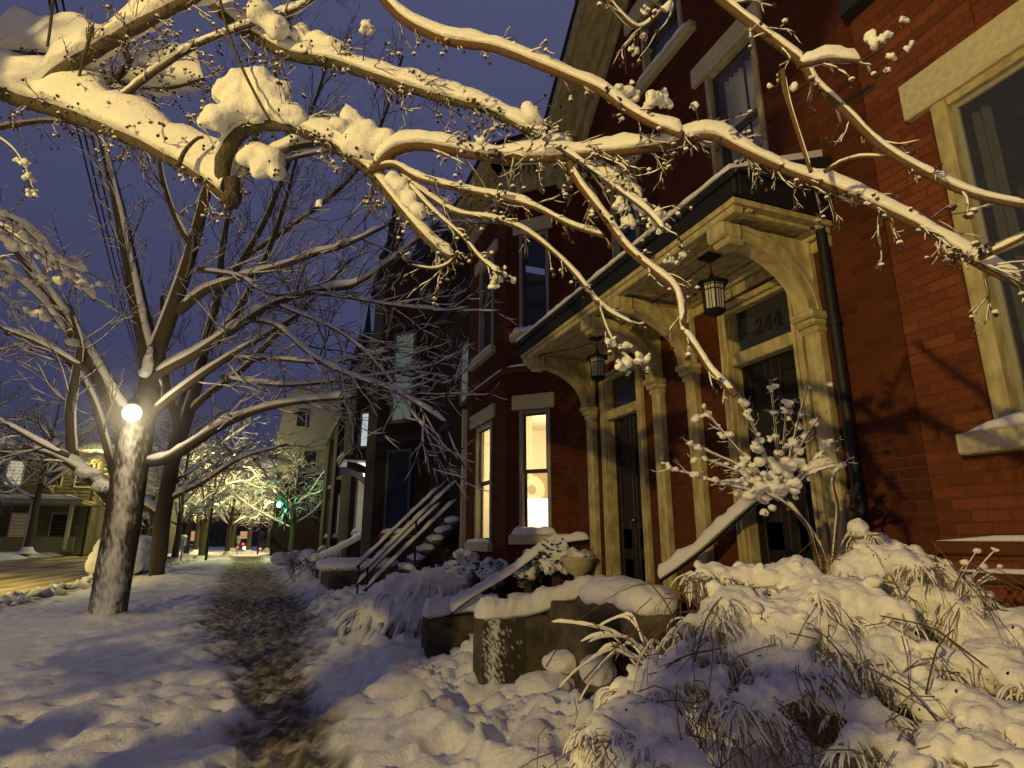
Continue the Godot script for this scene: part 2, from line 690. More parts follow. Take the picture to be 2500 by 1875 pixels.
func road_tint(x: float, z: float) -> Color:
	var q := fine.get_noise_2d(x * 1.6, z * 0.09) + 0.35 * noise.get_noise_2d(x * 3.0, z * 0.8)
	return Color(0.16, 0.12, 0.06).lerp(Color(0.52, 0.45, 0.30), smoothstep(-0.35, 0.35, q))

func bank_h(x: float, z: float) -> float:
	return 0.3 + 0.4 * smoothstep(-15.0, -16.2, x) + 0.1 * noise.get_noise_2d(x * 0.4, z * 0.4)

func snow_tint(_x: float, _z: float) -> Color:
	return Color(0.86, 0.87, 0.90)

func far_h(x: float, z: float) -> float:
	return 0.05 + 0.25 * maxf(0.0, noise.get_noise_2d(x * 0.5, z * 0.3)) * smoothstep(-60.0, -64.0, z)

func terrain() -> void:
	var base := sh()
	base.face([Vector3(-400, -0.4, 60), Vector3(400, -0.4, 60), Vector3(400, -0.4, -700), Vector3(-400, -0.4, -700)], Vector3.UP)
	struct("ground", base, mats.snow)
	struct("sidewalk_snow", sheet(-6.9, 4.6, -18.0, 1.5, 0.045, 0.05, ground_h, ground_tint), mats.ground)
	struct("sidewalk_snow", sheet(-6.9, 4.6, -62.0, -18.0, 0.12, 0.2, ground_h, ground_tint), mats.ground)
	struct("road", sheet(-15.5, -6.6, -90.0, 12.0, 0.3, 1.2, road_h, road_tint), mats.ground)
	struct("far_verge", sheet(-60.0, -15.2, -160.0, 12.0, 0.9, 2.0, bank_h, snow_tint), mats.ground)
	struct("street_end", sheet(-15.0, 12.0, -200.0, -61.5, 0.9, 2.0, far_h, snow_tint), mats.ground)

# ---------------------------------------------------------------- walls
func facing(outward: Vector3, origin: Vector3) -> Transform3D:
	var z := outward.normalized()
	return Transform3D(Basis(Vector3.UP.cross(z), Vector3.UP, z), origin)

func spans(u0: float, u1: float, y: float, holes: Array) -> Array:
	var out := [[u0, u1]]
	for h in holes:
		if y < h[2] or y > h[3]:
			continue
		var nxt := []
		for s in out:
			if h[1] <= s[0] or h[0] >= s[1]:
				nxt.append(s)
				continue
			if h[0] > s[0]:
				nxt.append([s[0], h[0]])
			if h[1] < s[1]:
				nxt.append([h[1], s[1]])
		out = nxt
	return out

# a brick wall in the plane of xf: u runs along x, y up; gable = [centre u, peak y, slope]
func brick_wall(parent: Node3D, xf: Transform3D, u0: float, u1: float, y0: float, y1: float, holes: Array, single: int, gable := [], thick := 0.26, shade_tone := 1.0, from_y := 0.0) -> void:
	var back := sh()
	var ys := [y0, y1]
	for h in holes:
		for y in [h[2], h[3]]:
			if y > y0 and y < y1:
				ys.append(y)
	if gable:
		for k in range(1, 12):
			ys.append(y0 + (y1 - y0) * k / 12.0)
	ys.sort()
	for k in ys.size() - 1:
		if ys[k + 1] - ys[k] < 0.002:
			continue
		var ym: float = (ys[k] + ys[k + 1]) * 0.5
		var a := u0
		var b := u1
		if gable:
			var w: float = (gable[1] - ys[k + 1]) / gable[2]
			a = maxf(a, gable[0] - w)
			b = minf(b, gable[0] + w)
		if b - a < 0.02:
			continue
		for s in spans(a, b, ym, holes):
			back.box(xf * Transform3D(Basis(), Vector3((s[0] + s[1]) * 0.5, ym, -0.005 - thick * 0.5)), Vector3(s[1] - s[0], ys[k + 1] - ys[k], thick))
	var wall := part("wall", back, mats.mortar, parent)
	var many := sh()
	many.use_tint = true
	var shades := []
	for k in 6:
		var q := (0.66 + 0.095 * k) * shade_tone  # a lower tone puts shade into the brick colour
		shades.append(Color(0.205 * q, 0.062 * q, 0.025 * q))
	var meshes := {}
	var bm := []
	if single > 0:
		for k in 6:
			var m := speckle(lin(shades[k].r * 0.8, shades[k].g * 0.8, shades[k].b * 0.8), lin(shades[k].r, shades[k].g, shades[k].b), 0.05 + 0.002 * k, Vector3.ONE * 3.0, 0.9, 0.5, 4, 128)
			bm.append(m)
	var row := 0
	var y := y0
	var count := 0
	while y + 0.07 < y1 + 0.01:
		var ym := y + 0.0375
		var a := u0
		var b := u1
		if gable:
			var w: float = (gable[1] - ym) / gable[2]
			a = maxf(a, gable[0] - w)
			b = minf(b, gable[0] + w)
		for s in spans(a, b, ym, holes):
			var g := floorf((s[0] - u0) / 0.215) * 0.215 + u0 - (0.1075 if row % 2 else 0.0)
			while g < s[1]:
				var l := maxf(g + 0.005, s[0])
				var r := minf(g + 0.21, s[1])
				g += 0.215
				if r - l < 0.025:
					continue
				var kind := clampi(int(3.0 + 4.5 * noise.get_noise_2d(l * 1.3 + 5.0, ym * 0.8) + rng.randf_range(-1.7, 1.7)), 0, 5)
				var dz := rng.randf_range(-0.002, 0.0015)
				var place := xf * Transform3D(Basis(Vector3(0, 0, 1), rng.randf_range(-0.006, 0.006)), Vector3((l + r) * 0.5, ym, dz - 0.013))
				if count < single and y >= from_y:
					var key := "%d" % int((r - l) * 200.0)
					if not meshes.has(key):
						meshes[key] = boxed(Vector3.ZERO, Vector3(r - l, 0.065, 0.026), 0.003).mesh()
					var o := part("brick", meshes[key], bm[kind], wall)
					o.transform = place
					count += 1
				else:
					many.tint = shades[kind]
					many.box(place, Vector3(r - l, 0.065, 0.026))
		y += 0.075
		row += 1
	if many.v.size() > 0:
		part("brickwork", many, mats.bricks, wall, true)

# a sash window: origin of xf at the middle of its foot, on the wall face
func window(parent: Node3D, xf: Transform3D, w: float, h: float, paint: Material, sash: Material, opts := {}) -> Node3D:
	var f := sh()
	var t: float = opts.get("trim", 0.06)
	for s in [-1.0, 1.0]:
		f.box(xf * Transform3D(Basis(), Vector3(s * (w * 0.5 - t * 0.5), h * 0.5, -0.04)), Vector3(t, h, 0.13), 0.008)
	f.box(xf * Transform3D(Basis(), Vector3(0, h - t * 0.5, -0.045)), Vector3(w - 2 * t, t, 0.12), 0.008)
	f.box(xf * Transform3D(Basis(), Vector3(0, 0.025, -0.035)), Vector3(w - 2 * t, 0.05, 0.15), 0.008)
	var win := part("window", f, paint, parent)
	var iw := w - 2 * t
	var half := (h - t - 0.05) * 0.5
	for k in 2:
		var y := 0.05 + half * (k + 0.5)
		var z := -0.085 if k == 0 else -0.05
		var fr := sh()
		for s in [-1.0, 1.0]:
			fr.box(xf * Transform3D(Basis(), Vector3(s * (iw * 0.5 - 0.018), y, z)), Vector3(0.036, half + 0.02, 0.03), 0.004)
			fr.box(xf * Transform3D(Basis(), Vector3(0, y + s * (half * 0.5 - 0.012), z)), Vector3(iw - 0.072, 0.036, 0.028), 0.004)
		part("sash", fr, sash, win)
		var p := sh()
		var hw := iw * 0.5 - 0.03
		p.face([xf * Vector3(-hw, y - half * 0.5, z), xf * Vector3(hw, y - half * 0.5, z), xf * Vector3(hw, y + half * 0.5, z), xf * Vector3(-hw, y + half * 0.5, z)], xf.basis.z)
		part("pane", p, opts.get("glass", mats.glass), win)
	return win

func slab(parent: Node3D, called: String, xf: Transform3D, u0: float, u1: float, y0: float, y1: float, proud: float, m: Material, snow := 0.0) -> void:
	part(called, _slab(xf, u0, u1, y0, y1, proud), m, parent)
	if snow > 0.0:
		var pts := []
		for k in 12:
			pts.append(xf * Vector3(lerpf(u0 + 0.02, u1 - 0.02, k / 11.0), y1 + 0.003, proud * 0.45))
		var s := sh()
		var hs := []
		for k in 12:
			hs.append(snow * (0.7 + 0.8 * absf(noise.get_noise_1d(k * 0.9 + u0 * 7.0))) * (0.4 if k == 0 or k == 11 else 1.0))
		s.ridge(pts, taper(12, proud * 0.55, proud * 0.55), hs, noise, 9.0, 9, 0.5)
		part("snow", s, mats.snow, parent)

func _slab(xf: Transform3D, u0: float, u1: float, y0: float, y1: float, proud: float) -> Shape:
	var s := sh()
	s.box(xf * Transform3D(Basis(), Vector3((u0 + u1) * 0.5, (y0 + y1) * 0.5, proud * 0.5 - 0.06)), Vector3(u1 - u0, y1 - y0, proud + 0.12), 0.012)
	return s

func at_wall(xf: Transform3D, u: float, y: float) -> Transform3D:
	return xf * Transform3D(Basis(), Vector3(u, y, 0))

func curtain(parent: Node3D, xf: Transform3D, u0: float, u1: float, y0: float, y1: float, z: float, m: Material, folds := 7) -> void:
	var s := sh()
	var nx := folds * 6
	for b in 2:
		for a in nx + 1:
			var u := lerpf(u0, u1, float(a) / nx)
			s.vert(xf * Vector3(u, y0 if b == 0 else y1, z + 0.018 * sin(TAU * folds * a / nx)), xf.basis.z)
	for a in nx:
		s.tri(a, a + 1, a + nx + 1)
		s.tri(a + 1, a + nx + 2, a + nx + 1)
	s.smooth(0, 0, 0)
	part("curtain", s, m, parent)

# ---------------------------------------------------------------- the brick house with the hood over two doors
func main_house() -> void:
	var h := thing("brick_house", "dark red brick row house with cream gable, bay window and hooded double entrance", "house")
	var front := facing(Vector3(-1, 0, 0), Vector3(4, 0, 0))     # u = z
	var holes := [
		[-4.55, -3.55, 0.9, 3.86], [-6.98, -5.98, 0.9, 3.78],     # the two doorways
		[-4.43, -3.69, 4.78, 6.5], [-6.52, -5.86, 4.75, 6.36],     # second floor
		[-5.55, -4.72, 7.36, 8.42],                               # gable window
	]
	brick_wall(h, front, -8.1, -2.732, 0.0, 7.3, holes, 300, [], 0.26, 0.6, 1.2)  # same brick as next door, coloured darker to carry the shade
	brick_wall(h, front, -8.1, -2.732, 7.3, 9.75, holes, 0, [-5.13, 9.75, 0.975], 0.26, 0.6)  # gable brick darkened the same way, for shade
	# second-floor windows and the gable window, with stone heads and sills
	var w := window(h, at_wall(front, -4.06, 4.78), 0.74, 1.72, mats.cream, mats.dark_sash)
	curtain(h, at_wall(front, -4.06, 4.78), -0.3, -0.02, 0.6, 1.66, -0.2, mats.cloth, 4)
	curtain(h, at_wall(front, -4.06, 4.78), 0.02, 0.3, 0.6, 1.66, -0.2, mats.cloth, 4)
	slab(h, "lintel", front, -4.62, -3.58, 6.5, 6.74, 0.05, mats.stone)
	slab(h, "sill", front, -4.58, -3.55, 4.66, 4.78, 0.09, mats.stone, 0.05)
	w = window(h, at_wall(front, -6.19, 4.75), 0.66, 1.61, mats.cream, mats.dark_sash)
	slab(h, "lintel", front, -6.68, -5.72, 6.36, 6.58, 0.05, mats.stone)
	slab(h, "sill", front, -6.64, -5.75, 4.63, 4.75, 0.09, mats.stone, 0.05)
	w = window(h, at_wall(front, -5.135, 7.36), 0.83, 1.06, mats.cream, mats.dark_sash)
	slab(h, "lintel", front, -5.9, -4.4, 8.42, 8.68, 0.05, mats.stone)
	slab(h, "sill", front, -5.72, -4.5, 7.24, 7.36, 0.09, mats.stone, 0.05)
	# rake of the gable: frieze on the wall, soffit, fascia, and a dark roof edge
	for side in [-1.0, 1.0]:
		var dir := Vector3(0, 0.975, -side).normalized()
		var foot := Vector3(4, 7.27, -5.13 + side * 2.36)
		var run := 3.36
		var up := Vector3(0, dir.z * -signf(side) * -1.0, 0)
		up = Vector3(0, 1, 0)
		var nrm := (up - dir * up.dot(dir)).normalized()
		var b := Basis(dir, nrm, dir.cross(nrm))
		var out := -1.0 if b.z.x > 0 else 1.0
		var mid := foot + dir * run * 0.5
		var fr := sh()
		fr.box(Transform3D(b, mid + nrm * 0.13 + Vector3(-0.025, 0, 0)), Vector3(run, 0.24, 0.1), 0.012)
		part("frieze_board", fr, mats.cream, h)
		var so := sh()
		so.box(Transform3D(b, mid + nrm * 0.29 + Vector3(-0.24, 0, 0)), Vector3(run + 0.2, 0.05, 0.56), 0.01)
		part("soffit", so, mats.cream, h)
		var mo := sh()
		mo.box(Transform3D(b, mid + nrm * 0.235 + Vector3(-0.12, 0, 0)), Vector3(run + 0.1, 0.05, 0.08), 0.015)
		part("moulding", mo, mats.cream, h)
		var fa := sh()
		fa.box(Transform3D(b, mid + nrm * 0.36 + Vector3(-0.54, 0, 0)), Vector3(run + 0.26, 0.22, 0.05), 0.01)
		part("fascia", fa, mats.cream, h)
		var ro := sh()
		ro.box(Transform3D(b, mid + nrm * 0.5 + Vector3(2.2, 0, 0)), Vector3(run + 0.3, 0.06, 5.6), 0.01)
		part("roof", ro, mats.slate, h)
		var re := sh()
		var q := foot + Vector3(-0.28, 0.22, side * 0.02)
		re.bx(q + Vector3(0, 0, side * 0.04), Vector3(0.56, 0.5, 0.34), 0.03)
		re.bx(q + Vector3(-0.02, -0.3, side * 0.02), Vector3(0.4, 0.16, 0.24), 0.03)
		re.bx(q + Vector3(0.06, -0.46, side * 0.0), Vector3(0.24, 0.22, 0.16), 0.03)
		part("eave_return", re, mats.cream, h)
	# the bay: a face at forty-five degrees, a face along the street, and a hidden far face
	var near := facing(Vector3(-1, 0, 1), Vector3(4, 0, -8.1))    # u runs from -1.02 (corner) to 0 (wall)
	brick_wall(h, near, -1.018, 0.0, 0.0, 7.6, [[-0.78, -0.26, 1.62, 3.53], [-0.77, -0.24, 4.82, 6.6]], 0, [], 0.18, 0.55)  # bay brick colour lowered as well, standing for shade
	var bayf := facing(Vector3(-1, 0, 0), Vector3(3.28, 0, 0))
	brick_wall(h, bayf, -10.95, -8.82, 0.0, 7.6, [[-10.33, -9.47, 1.5, 3.52], [-10.25, -9.45, 4.83, 6.6]], 0, [], 0.18, 0.55)  # street face of the bay, shade again put into its brick colour
	var farf := facing(Vector3(-1, 0, -1), Vector3(3.28, 0, -10.95))
	part("wall", _slab(farf, -1.02, -0.02, 0.0, 7.6, -0.02), mats.far_brick, h)
	w = window(h, at_wall(near, -0.52, 1.62), 0.52, 1.91, mats.grey_paint, mats.dark_sash, {"trim": 0.055})
	w = window(h, at_wall(near, -0.505, 4.82), 0.53, 1.78, mats.grey_paint, mats.dark_sash, {"trim": 0.055})
	w = window(h, at_wall(bayf, -9.9, 1.5), 0.86, 2.02, mats.grey_paint, mats.dark_sash, {"trim": 0.07})
	w = window(h, at_wall(bayf, -9.85, 4.83), 0.8, 1.77, mats.grey_paint, mats.dark_sash, {"trim": 0.07})
	slab(h, "lintel", near, -0.9, -0.18, 3.54, 3.78, 0.05, mats.stone)
	slab(h, "lintel", near, -0.88, -0.16, 6.62, 6.87, 0.05, mats.stone)
	slab(h, "lintel", bayf, -10.66, -9.34, 3.55, 3.79, 0.05, mats.stone)
	slab(h, "lintel", bayf, -10.5, -9.25, 6.61, 6.83, 0.05, mats.stone)
	slab(h, "sill", near, -0.93, -0.14, 1.48, 1.62, 0.1, mats.stone, 0.09)
	slab(h, "sill", near, -0.92, -0.14, 4.68, 4.82, 0.1, mats.stone, 0.07)
	slab(h, "sill", bayf, -10.72, -9.42, 1.36, 1.5, 0.09, mats.stone, 0.03)
	slab(h, "sill", bayf, -10.66, -9.35, 4.69, 4.82, 0.09, mats.stone, 0.03)
	# belt course round the bay at the upper floor, capped with snow
	slab(h, "belt_course", near, -1.03, 0.0, 4.16, 4.26, 0.05, mats.mortar, 0.025)
	slab(h, "belt_course", bayf, -10.95, -8.84, 4.16, 4.26, 0.05, mats.mortar, 0.02)
	# bay cornice with dentils
	for spec in [[near, -1.22, 0.0], [bayf, -11.2, -8.66]]:
		var xf: Transform3D = spec[0]
		part("frieze_board", _slab(xf, spec[1] + 0.2, spec[2], 7.42, 7.85, 0.04), mats.cream, h)
		part("cornice", _slab(xf, spec[1] + 0.0, spec[2] + 0.0, 7.93, 8.02, 0.34), mats.cream, h)
		part("cornice", _slab(xf, spec[1] - 0.05, spec[2], 8.02, 8.2, 0.42), mats.cream, h)
		part("gutter", _slab(xf, spec[1] - 0.09, spec[2], 8.2, 8.26, 0.46), mats.slate, h)
		var u: float = spec[1] + 0.26
		while u < spec[2] - 0.05:
			part("dentil", _slab(xf, u, u + 0.055, 7.72, 7.9, 0.12), mats.cream, h)
			u += 0.115
	var top := sh()
	top.prism([Vector2(3.3, 8.8), Vector2(3.3, 10.95), Vector2(4.0, 11.7), Vector2(9.0, 11.7), Vector2(9.0, 8.1), Vector2(4.0, 8.1)], 0.0, 0.12, Transform3D(Basis(Vector3(1, 0, 0), Vector3(0, 0, -1), Vector3(0, 1, 0)), Vector3(0, 7.66, 0)))
	part("roof", top, mats.slate, h)
	# the rest of the shell
	part("wall", boxed(Vector3(6.5, 3.8, -12.1), Vector3(5.2, 7.6, 0.25)), mats.far_brick, h)
	part("wall", boxed(Vector3(9.0, 4.9, -7.4), Vector3(0.25, 9.8, 9.6)), mats.far_brick, h)
	part("wall", boxed(Vector3(6.6, 4.9, -2.75), Vector3(4.6, 9.8, 0.07)), mats.far_brick, h)
	part("floor_slab", boxed(Vector3(6.62, 4.35, -7.4), Vector3(4.6, 0.2, 9.1)), mats.dark_room, h)
	# the lit front room behind the bay
	part("room_wall", boxed(Vector3(5.15, 2.65, -11.88), Vector3(3.4, 3.1, 0.06)), mats.plaster, h)
	part("room_wall", boxed(Vector3(6.9, 2.65, -9.95), Vector3(0.06, 3.1, 3.9)), mats.plaster, h)
	part("room_wall", boxed(Vector3(5.55, 2.65, -7.95), Vector3(2.6, 3.1, 0.06)), mats.plaster, h)
	var fl := sh()
	fl.prism([Vector2(3.47, 8.95), Vector2(3.47, 10.85), Vector2(4.2, 11.85), Vector2(6.9, 11.85), Vector2(6.9, 7.95), Vector2(4.3, 7.95)], 0.0, 0.06, Transform3D(Basis(Vector3(1, 0, 0), Vector3(0, 0, -1), Vector3(0, 1, 0)), Vector3(0, 1.1, 0)))
	part("room_floor", fl, plain(0.12, 0.07, 0.04), h)
	var ce := sh()
	ce.prism([Vector2(3.47, 8.95), Vector2(3.47, 10.85), Vector2(4.2, 11.85), Vector2(6.9, 11.85), Vector2(6.9, 7.95), Vector2(4.3, 7.95)], 0.0, 0.06, Transform3D(Basis(Vector3(1, 0, 0), Vector3(0, 0, -1), Vector3(0, 1, 0)), Vector3(0, 3.86, 0)))
	part("room_ceiling", ce, mats.plaster, h)
	var net := plain(0.8, 0.8, 0.7, 0.95)
	net.backlight_enabled = true
	net.backlight = lin(1.0, 0.9, 0.6)
	curtain(h, at_wall(bayf, -9.9, 1.5), -0.36, 0.36, 0.03, 1.98, -0.125, net, 6)
	curtain(h, at_wall(near, -0.52, 1.62), -0.3, -0.13, 0.85, 1.9, -0.2, net, 2)
	# table lamp and framed print in the room
	var tl := thing("table_lamp", "glowing white drum-shaded table lamp inside the lit bay window", "lamp", Vector3.ZERO)
	var c := Vector3(4.665, 2.122, -10.9)
	c.y = 2.03
	var ls := sh()
	ls.lathe([Vector2(0.01, 0.29), Vector2(0.30, 0.28), Vector2(0.40, -0.33), Vector2(0.01, -0.32)], 24, Transform3D(Basis(), c))
	part("lamp_shade", ls, glow(1.0, 0.88, 0.58, 1.25), tl)
	var lb := sh()
	lb.lathe([Vector2(0.12, -0.75), Vector2(0.12, -0.72), Vector2(0.03, -0.68), Vector2(0.05, -0.5), Vector2(0.02, -0.34)], 16, Transform3D(Basis(), c))
	part("lamp_base", lb, plain(0.3, 0.2, 0.1, 0.4), tl)
	lamp(c + Vector3(0.1, 0.75, 1.1), lin(1.0, 0.84, 0.54), 4.5, 0.2, tl)  # unseen room light set apart from the table lamp, brightening walls and curtain
	var tb := thing("side_table", "small wooden table under the glowing lamp in the bay room", "table")
	part("table_top", boxed(c + Vector3(0, -0.77, 0), Vector3(0.7, 0.04, 0.5), 0.01), plain(0.15, 0.08, 0.04, 0.5), tb)
	for sx in [-1, 1]:
		for sz in [-1, 1]:
			part("leg", boxed(Vector3(c.x + sx * 0.3, (c.y - 0.79 + 1.16) * 0.5, c.z + sz * 0.2), Vector3(0.04, c.y - 0.79 - 1.16, 0.04), 0.005), plain(0.15, 0.08, 0.04, 0.5), tb)
	var pic := thing("framed_print", "framed print of a pale scalloped disc on the wall seen through the lit window", "picture")
	var pc := Vector3(4.987, 2.574, -11.84)
	part("print", boxed(pc, Vector3(0.78, 0.78, 0.02)), plain(0.42, 0.33, 0.2), pic)
	var fr2 := sh()
	for s in [-1.0, 1.0]:
		fr2.bx(pc + Vector3(s * 0.4, 0, 0.012), Vector3(0.03, 0.83, 0.04), 0.005)
		fr2.bx(pc + Vector3(0, s * 0.4, 0.012), Vector3(0.77, 0.03, 0.04), 0.005)
	part("frame", fr2, plain(0.4, 0.32, 0.2, 0.5), pic)
	var disc := []
	for k in 72:
		var a := TAU * k / 72.0
		var r := 0.29 + 0.018 * absf(sin(a * 12.0))
		disc.append(Vector2(cos(a) * r, sin(a) * r))
	var ds := sh()
	ds.prism(disc, 0.011, 0.014, Transform3D(Basis(), pc))
	part("print", ds, plain(0.75, 0.66, 0.42), pic)
	var d2 := []
	for k in 24:
		d2.append(Vector2(cos(TAU * k / 24.0) * 0.1, sin(TAU * k / 24.0) * 0.1))
	ds = sh()
	ds.prism(d2, 0.016, 0.019, Transform3D(Basis(), pc))
	part("print", ds, plain(0.42, 0.36, 0.25), pic)
	# doors: fluted frames, transoms, panelled leaves
	doorway(h, front, -4.05, 1.0, 0.9, 3.8, true)
	doorway(h, front, -6.48, 1.0, 0.88, 3.72, false)
	# pilasters with capitals; the brackets of the hood stand on them
	for z in [-3.42, -5.0, -5.62, -7.22]:
		var p := sh()
		p.bx(Vector3(3.955, 2.05, z), Vector3(0.11, 2.4, 0.15), 0.02)
		part("pilaster", p, mats.cream, h)
		var pb := sh()
		pb.bx(Vector3(3.945, 0.92, z), Vector3(0.15, 0.3, 0.19), 0.02)
		part("plinth", pb, mats.cream, h)
		var cp := sh()
		cp.bx(Vector3(3.945, 3.19, z), Vector3(0.13, 0.06, 0.17), 0.015)
		cp.bx(Vector3(3.93, 3.25, z), Vector3(0.17, 0.06, 0.2), 0.02)
		cp.bx(Vector3(3.915, 3.31, z), Vector3(0.2, 0.07, 0.23), 0.02)
		part("capital", cp, mats.cream, h)
	# downspout beside the hood
	var dn := sh()
	dn.tube([Vector3(3.93, 0.3, -3.21), Vector3(3.93, 2.5, -3.21), Vector3(3.93, 4.12, -3.21)], [0.042, 0.042, 0.042], 12)
	for y in [1.5, 3.2]:
		dn.lathe([Vector2(0.044, -0.03), Vector2(0.053, -0.03), Vector2(0.053, 0.03), Vector2(0.044, 0.03)], 14, Transform3D(Basis(), Vector3(3.93, y, -3.21)))
	part("downspout", dn, mats.black, h)

func doorway(h: Node3D, front: Transform3D, u: float, w: float, y0: float, top: float, number: bool) -> void:
	var xf := at_wall(front, u, y0)
	var hh := top - y0
	var fr := sh()
	var tr := hh - 0.52
	for s in [-1.0, 1.0]:
		for k in 3:
			fr.box(xf * Transform3D(Basis(), Vector3(s * (w * 0.5 - 0.02 - 0.034 * k), hh * 0.5, 0.0 - 0.012 * (k % 2))), Vector3(0.03, hh, 0.1), 0.006)
		fr.box(xf * Transform3D(Basis(), Vector3(s * (w * 0.5 - 0.06), hh * 0.5, -0.05)), Vector3(0.12, hh, 0.1))
	fr.box(xf * Transform3D(Basis(), Vector3(0, hh - 0.03, 0.01)), Vector3(w, 0.06, 0.12), 0.01)
	fr.box(xf * Transform3D(Basis(), Vector3(0, hh - 0.085, 0.0)), Vector3(w, 0.04, 0.09), 0.01)
	fr.box(xf * Transform3D(Basis(), Vector3(0, tr - 0.06, -0.02)), Vector3(w - 0.24, 0.12, 0.12), 0.012)
	part("door_frame", fr, mats.cream, h)
	var tp := sh()
	tp.face([xf * Vector3(-w * 0.5 + 0.12, tr, -0.06), xf * Vector3(w * 0.5 - 0.12, tr, -0.06), xf * Vector3(w * 0.5 - 0.12, hh - 0.1, -0.06), xf * Vector3(-w * 0.5 + 0.12, hh - 0.1, -0.06)], xf.basis.z)
	var pane := part("transom_window", tp, mats.glass, h)
	part("transom_blind", _slab(xf, -w * 0.5 + 0.12, w * 0.5 - 0.12, tr, hh - 0.1, -0.13), plain(0.05, 0.045, 0.035), h)
	if number:
		var tm := TextMesh.new()
		tm.text = "244"
		var fo := SystemFont.new()
		fo.font_names = PackedStringArray(["Droid Serif"])
		tm.font = fo
		tm.font_size = 64
		tm.pixel_size = 0.0032
		tm.depth = 0.004
		var o := part("house_number", tm, plain(0.012, 0.010, 0.008, 0.3), pane)
		o.transform = xf * Transform3D(Basis(), Vector3(0.06, tr + 0.2, -0.052))
	# two leaves with glazed tops and panelled foots
	var lw := (w - 0.26) * 0.5
	var lh := tr - 0.12
	for s in [-1.0, 1.0]:
		var c := Vector3(s * lw * 0.5, lh * 0.5, -0.12)
		var d := sh()
		for q in [-1.0, 1.0]:
			d.box(xf * Transform3D(Basis(), c + Vector3(q * (lw * 0.5 - 0.045), 0, 0)), Vector3(0.085, lh, 0.045), 0.006)
		for yy in [0.1, 0.5, 0.86, lh - 0.08]:
			d.box(xf * Transform3D(Basis(), Vector3(c.x, yy, c.z)), Vector3(lw - 0.18, 0.13, 0.043), 0.006)
		var leaf := part("door", d, mats.door, h)
		for b in [[0.165, 0.435], [0.565, 0.795]]:
			part("panel", _slab(xf, c.x - lw * 0.5 + 0.09, c.x + lw * 0.5 - 0.09, b[0], b[1], -0.13), mats.door, leaf)
		var g := sh()
		g.face([xf * Vector3(c.x - lw * 0.5 + 0.088, 0.92, -0.12), xf * Vector3(c.x + lw * 0.5 - 0.088, 0.92, -0.12), xf * Vector3(c.x + lw * 0.5 - 0.088, lh - 0.14, -0.12), xf * Vector3(c.x - lw * 0.5 + 0.088, lh - 0.14, -0.12)], xf.basis.z)
		part("pane", g, mats.glass, leaf)
		part("door_curtain", _slab(xf, c.x - lw * 0.5 + 0.07, c.x + lw * 0.5 - 0.07, 0.9, lh - 0.12, -0.19), plain(0.04, 0.038, 0.03, 0.95), leaf)
		if s > 0:
			var kn := sh()
			kn.lump(xf * Transform3D(Basis.from_scale(Vector3.ONE * 0.03), Vector3(0.045, 0.9, -0.06)), noise, 1.0, 0.0)
			part("handle", kn, plain(0.3, 0.2, 0.06, 0.3, 0.9), leaf)
	part("door_backing", _slab(xf, -w * 0.5, w * 0.5, 0.0, hh, -0.24), mats.dark_room, h)

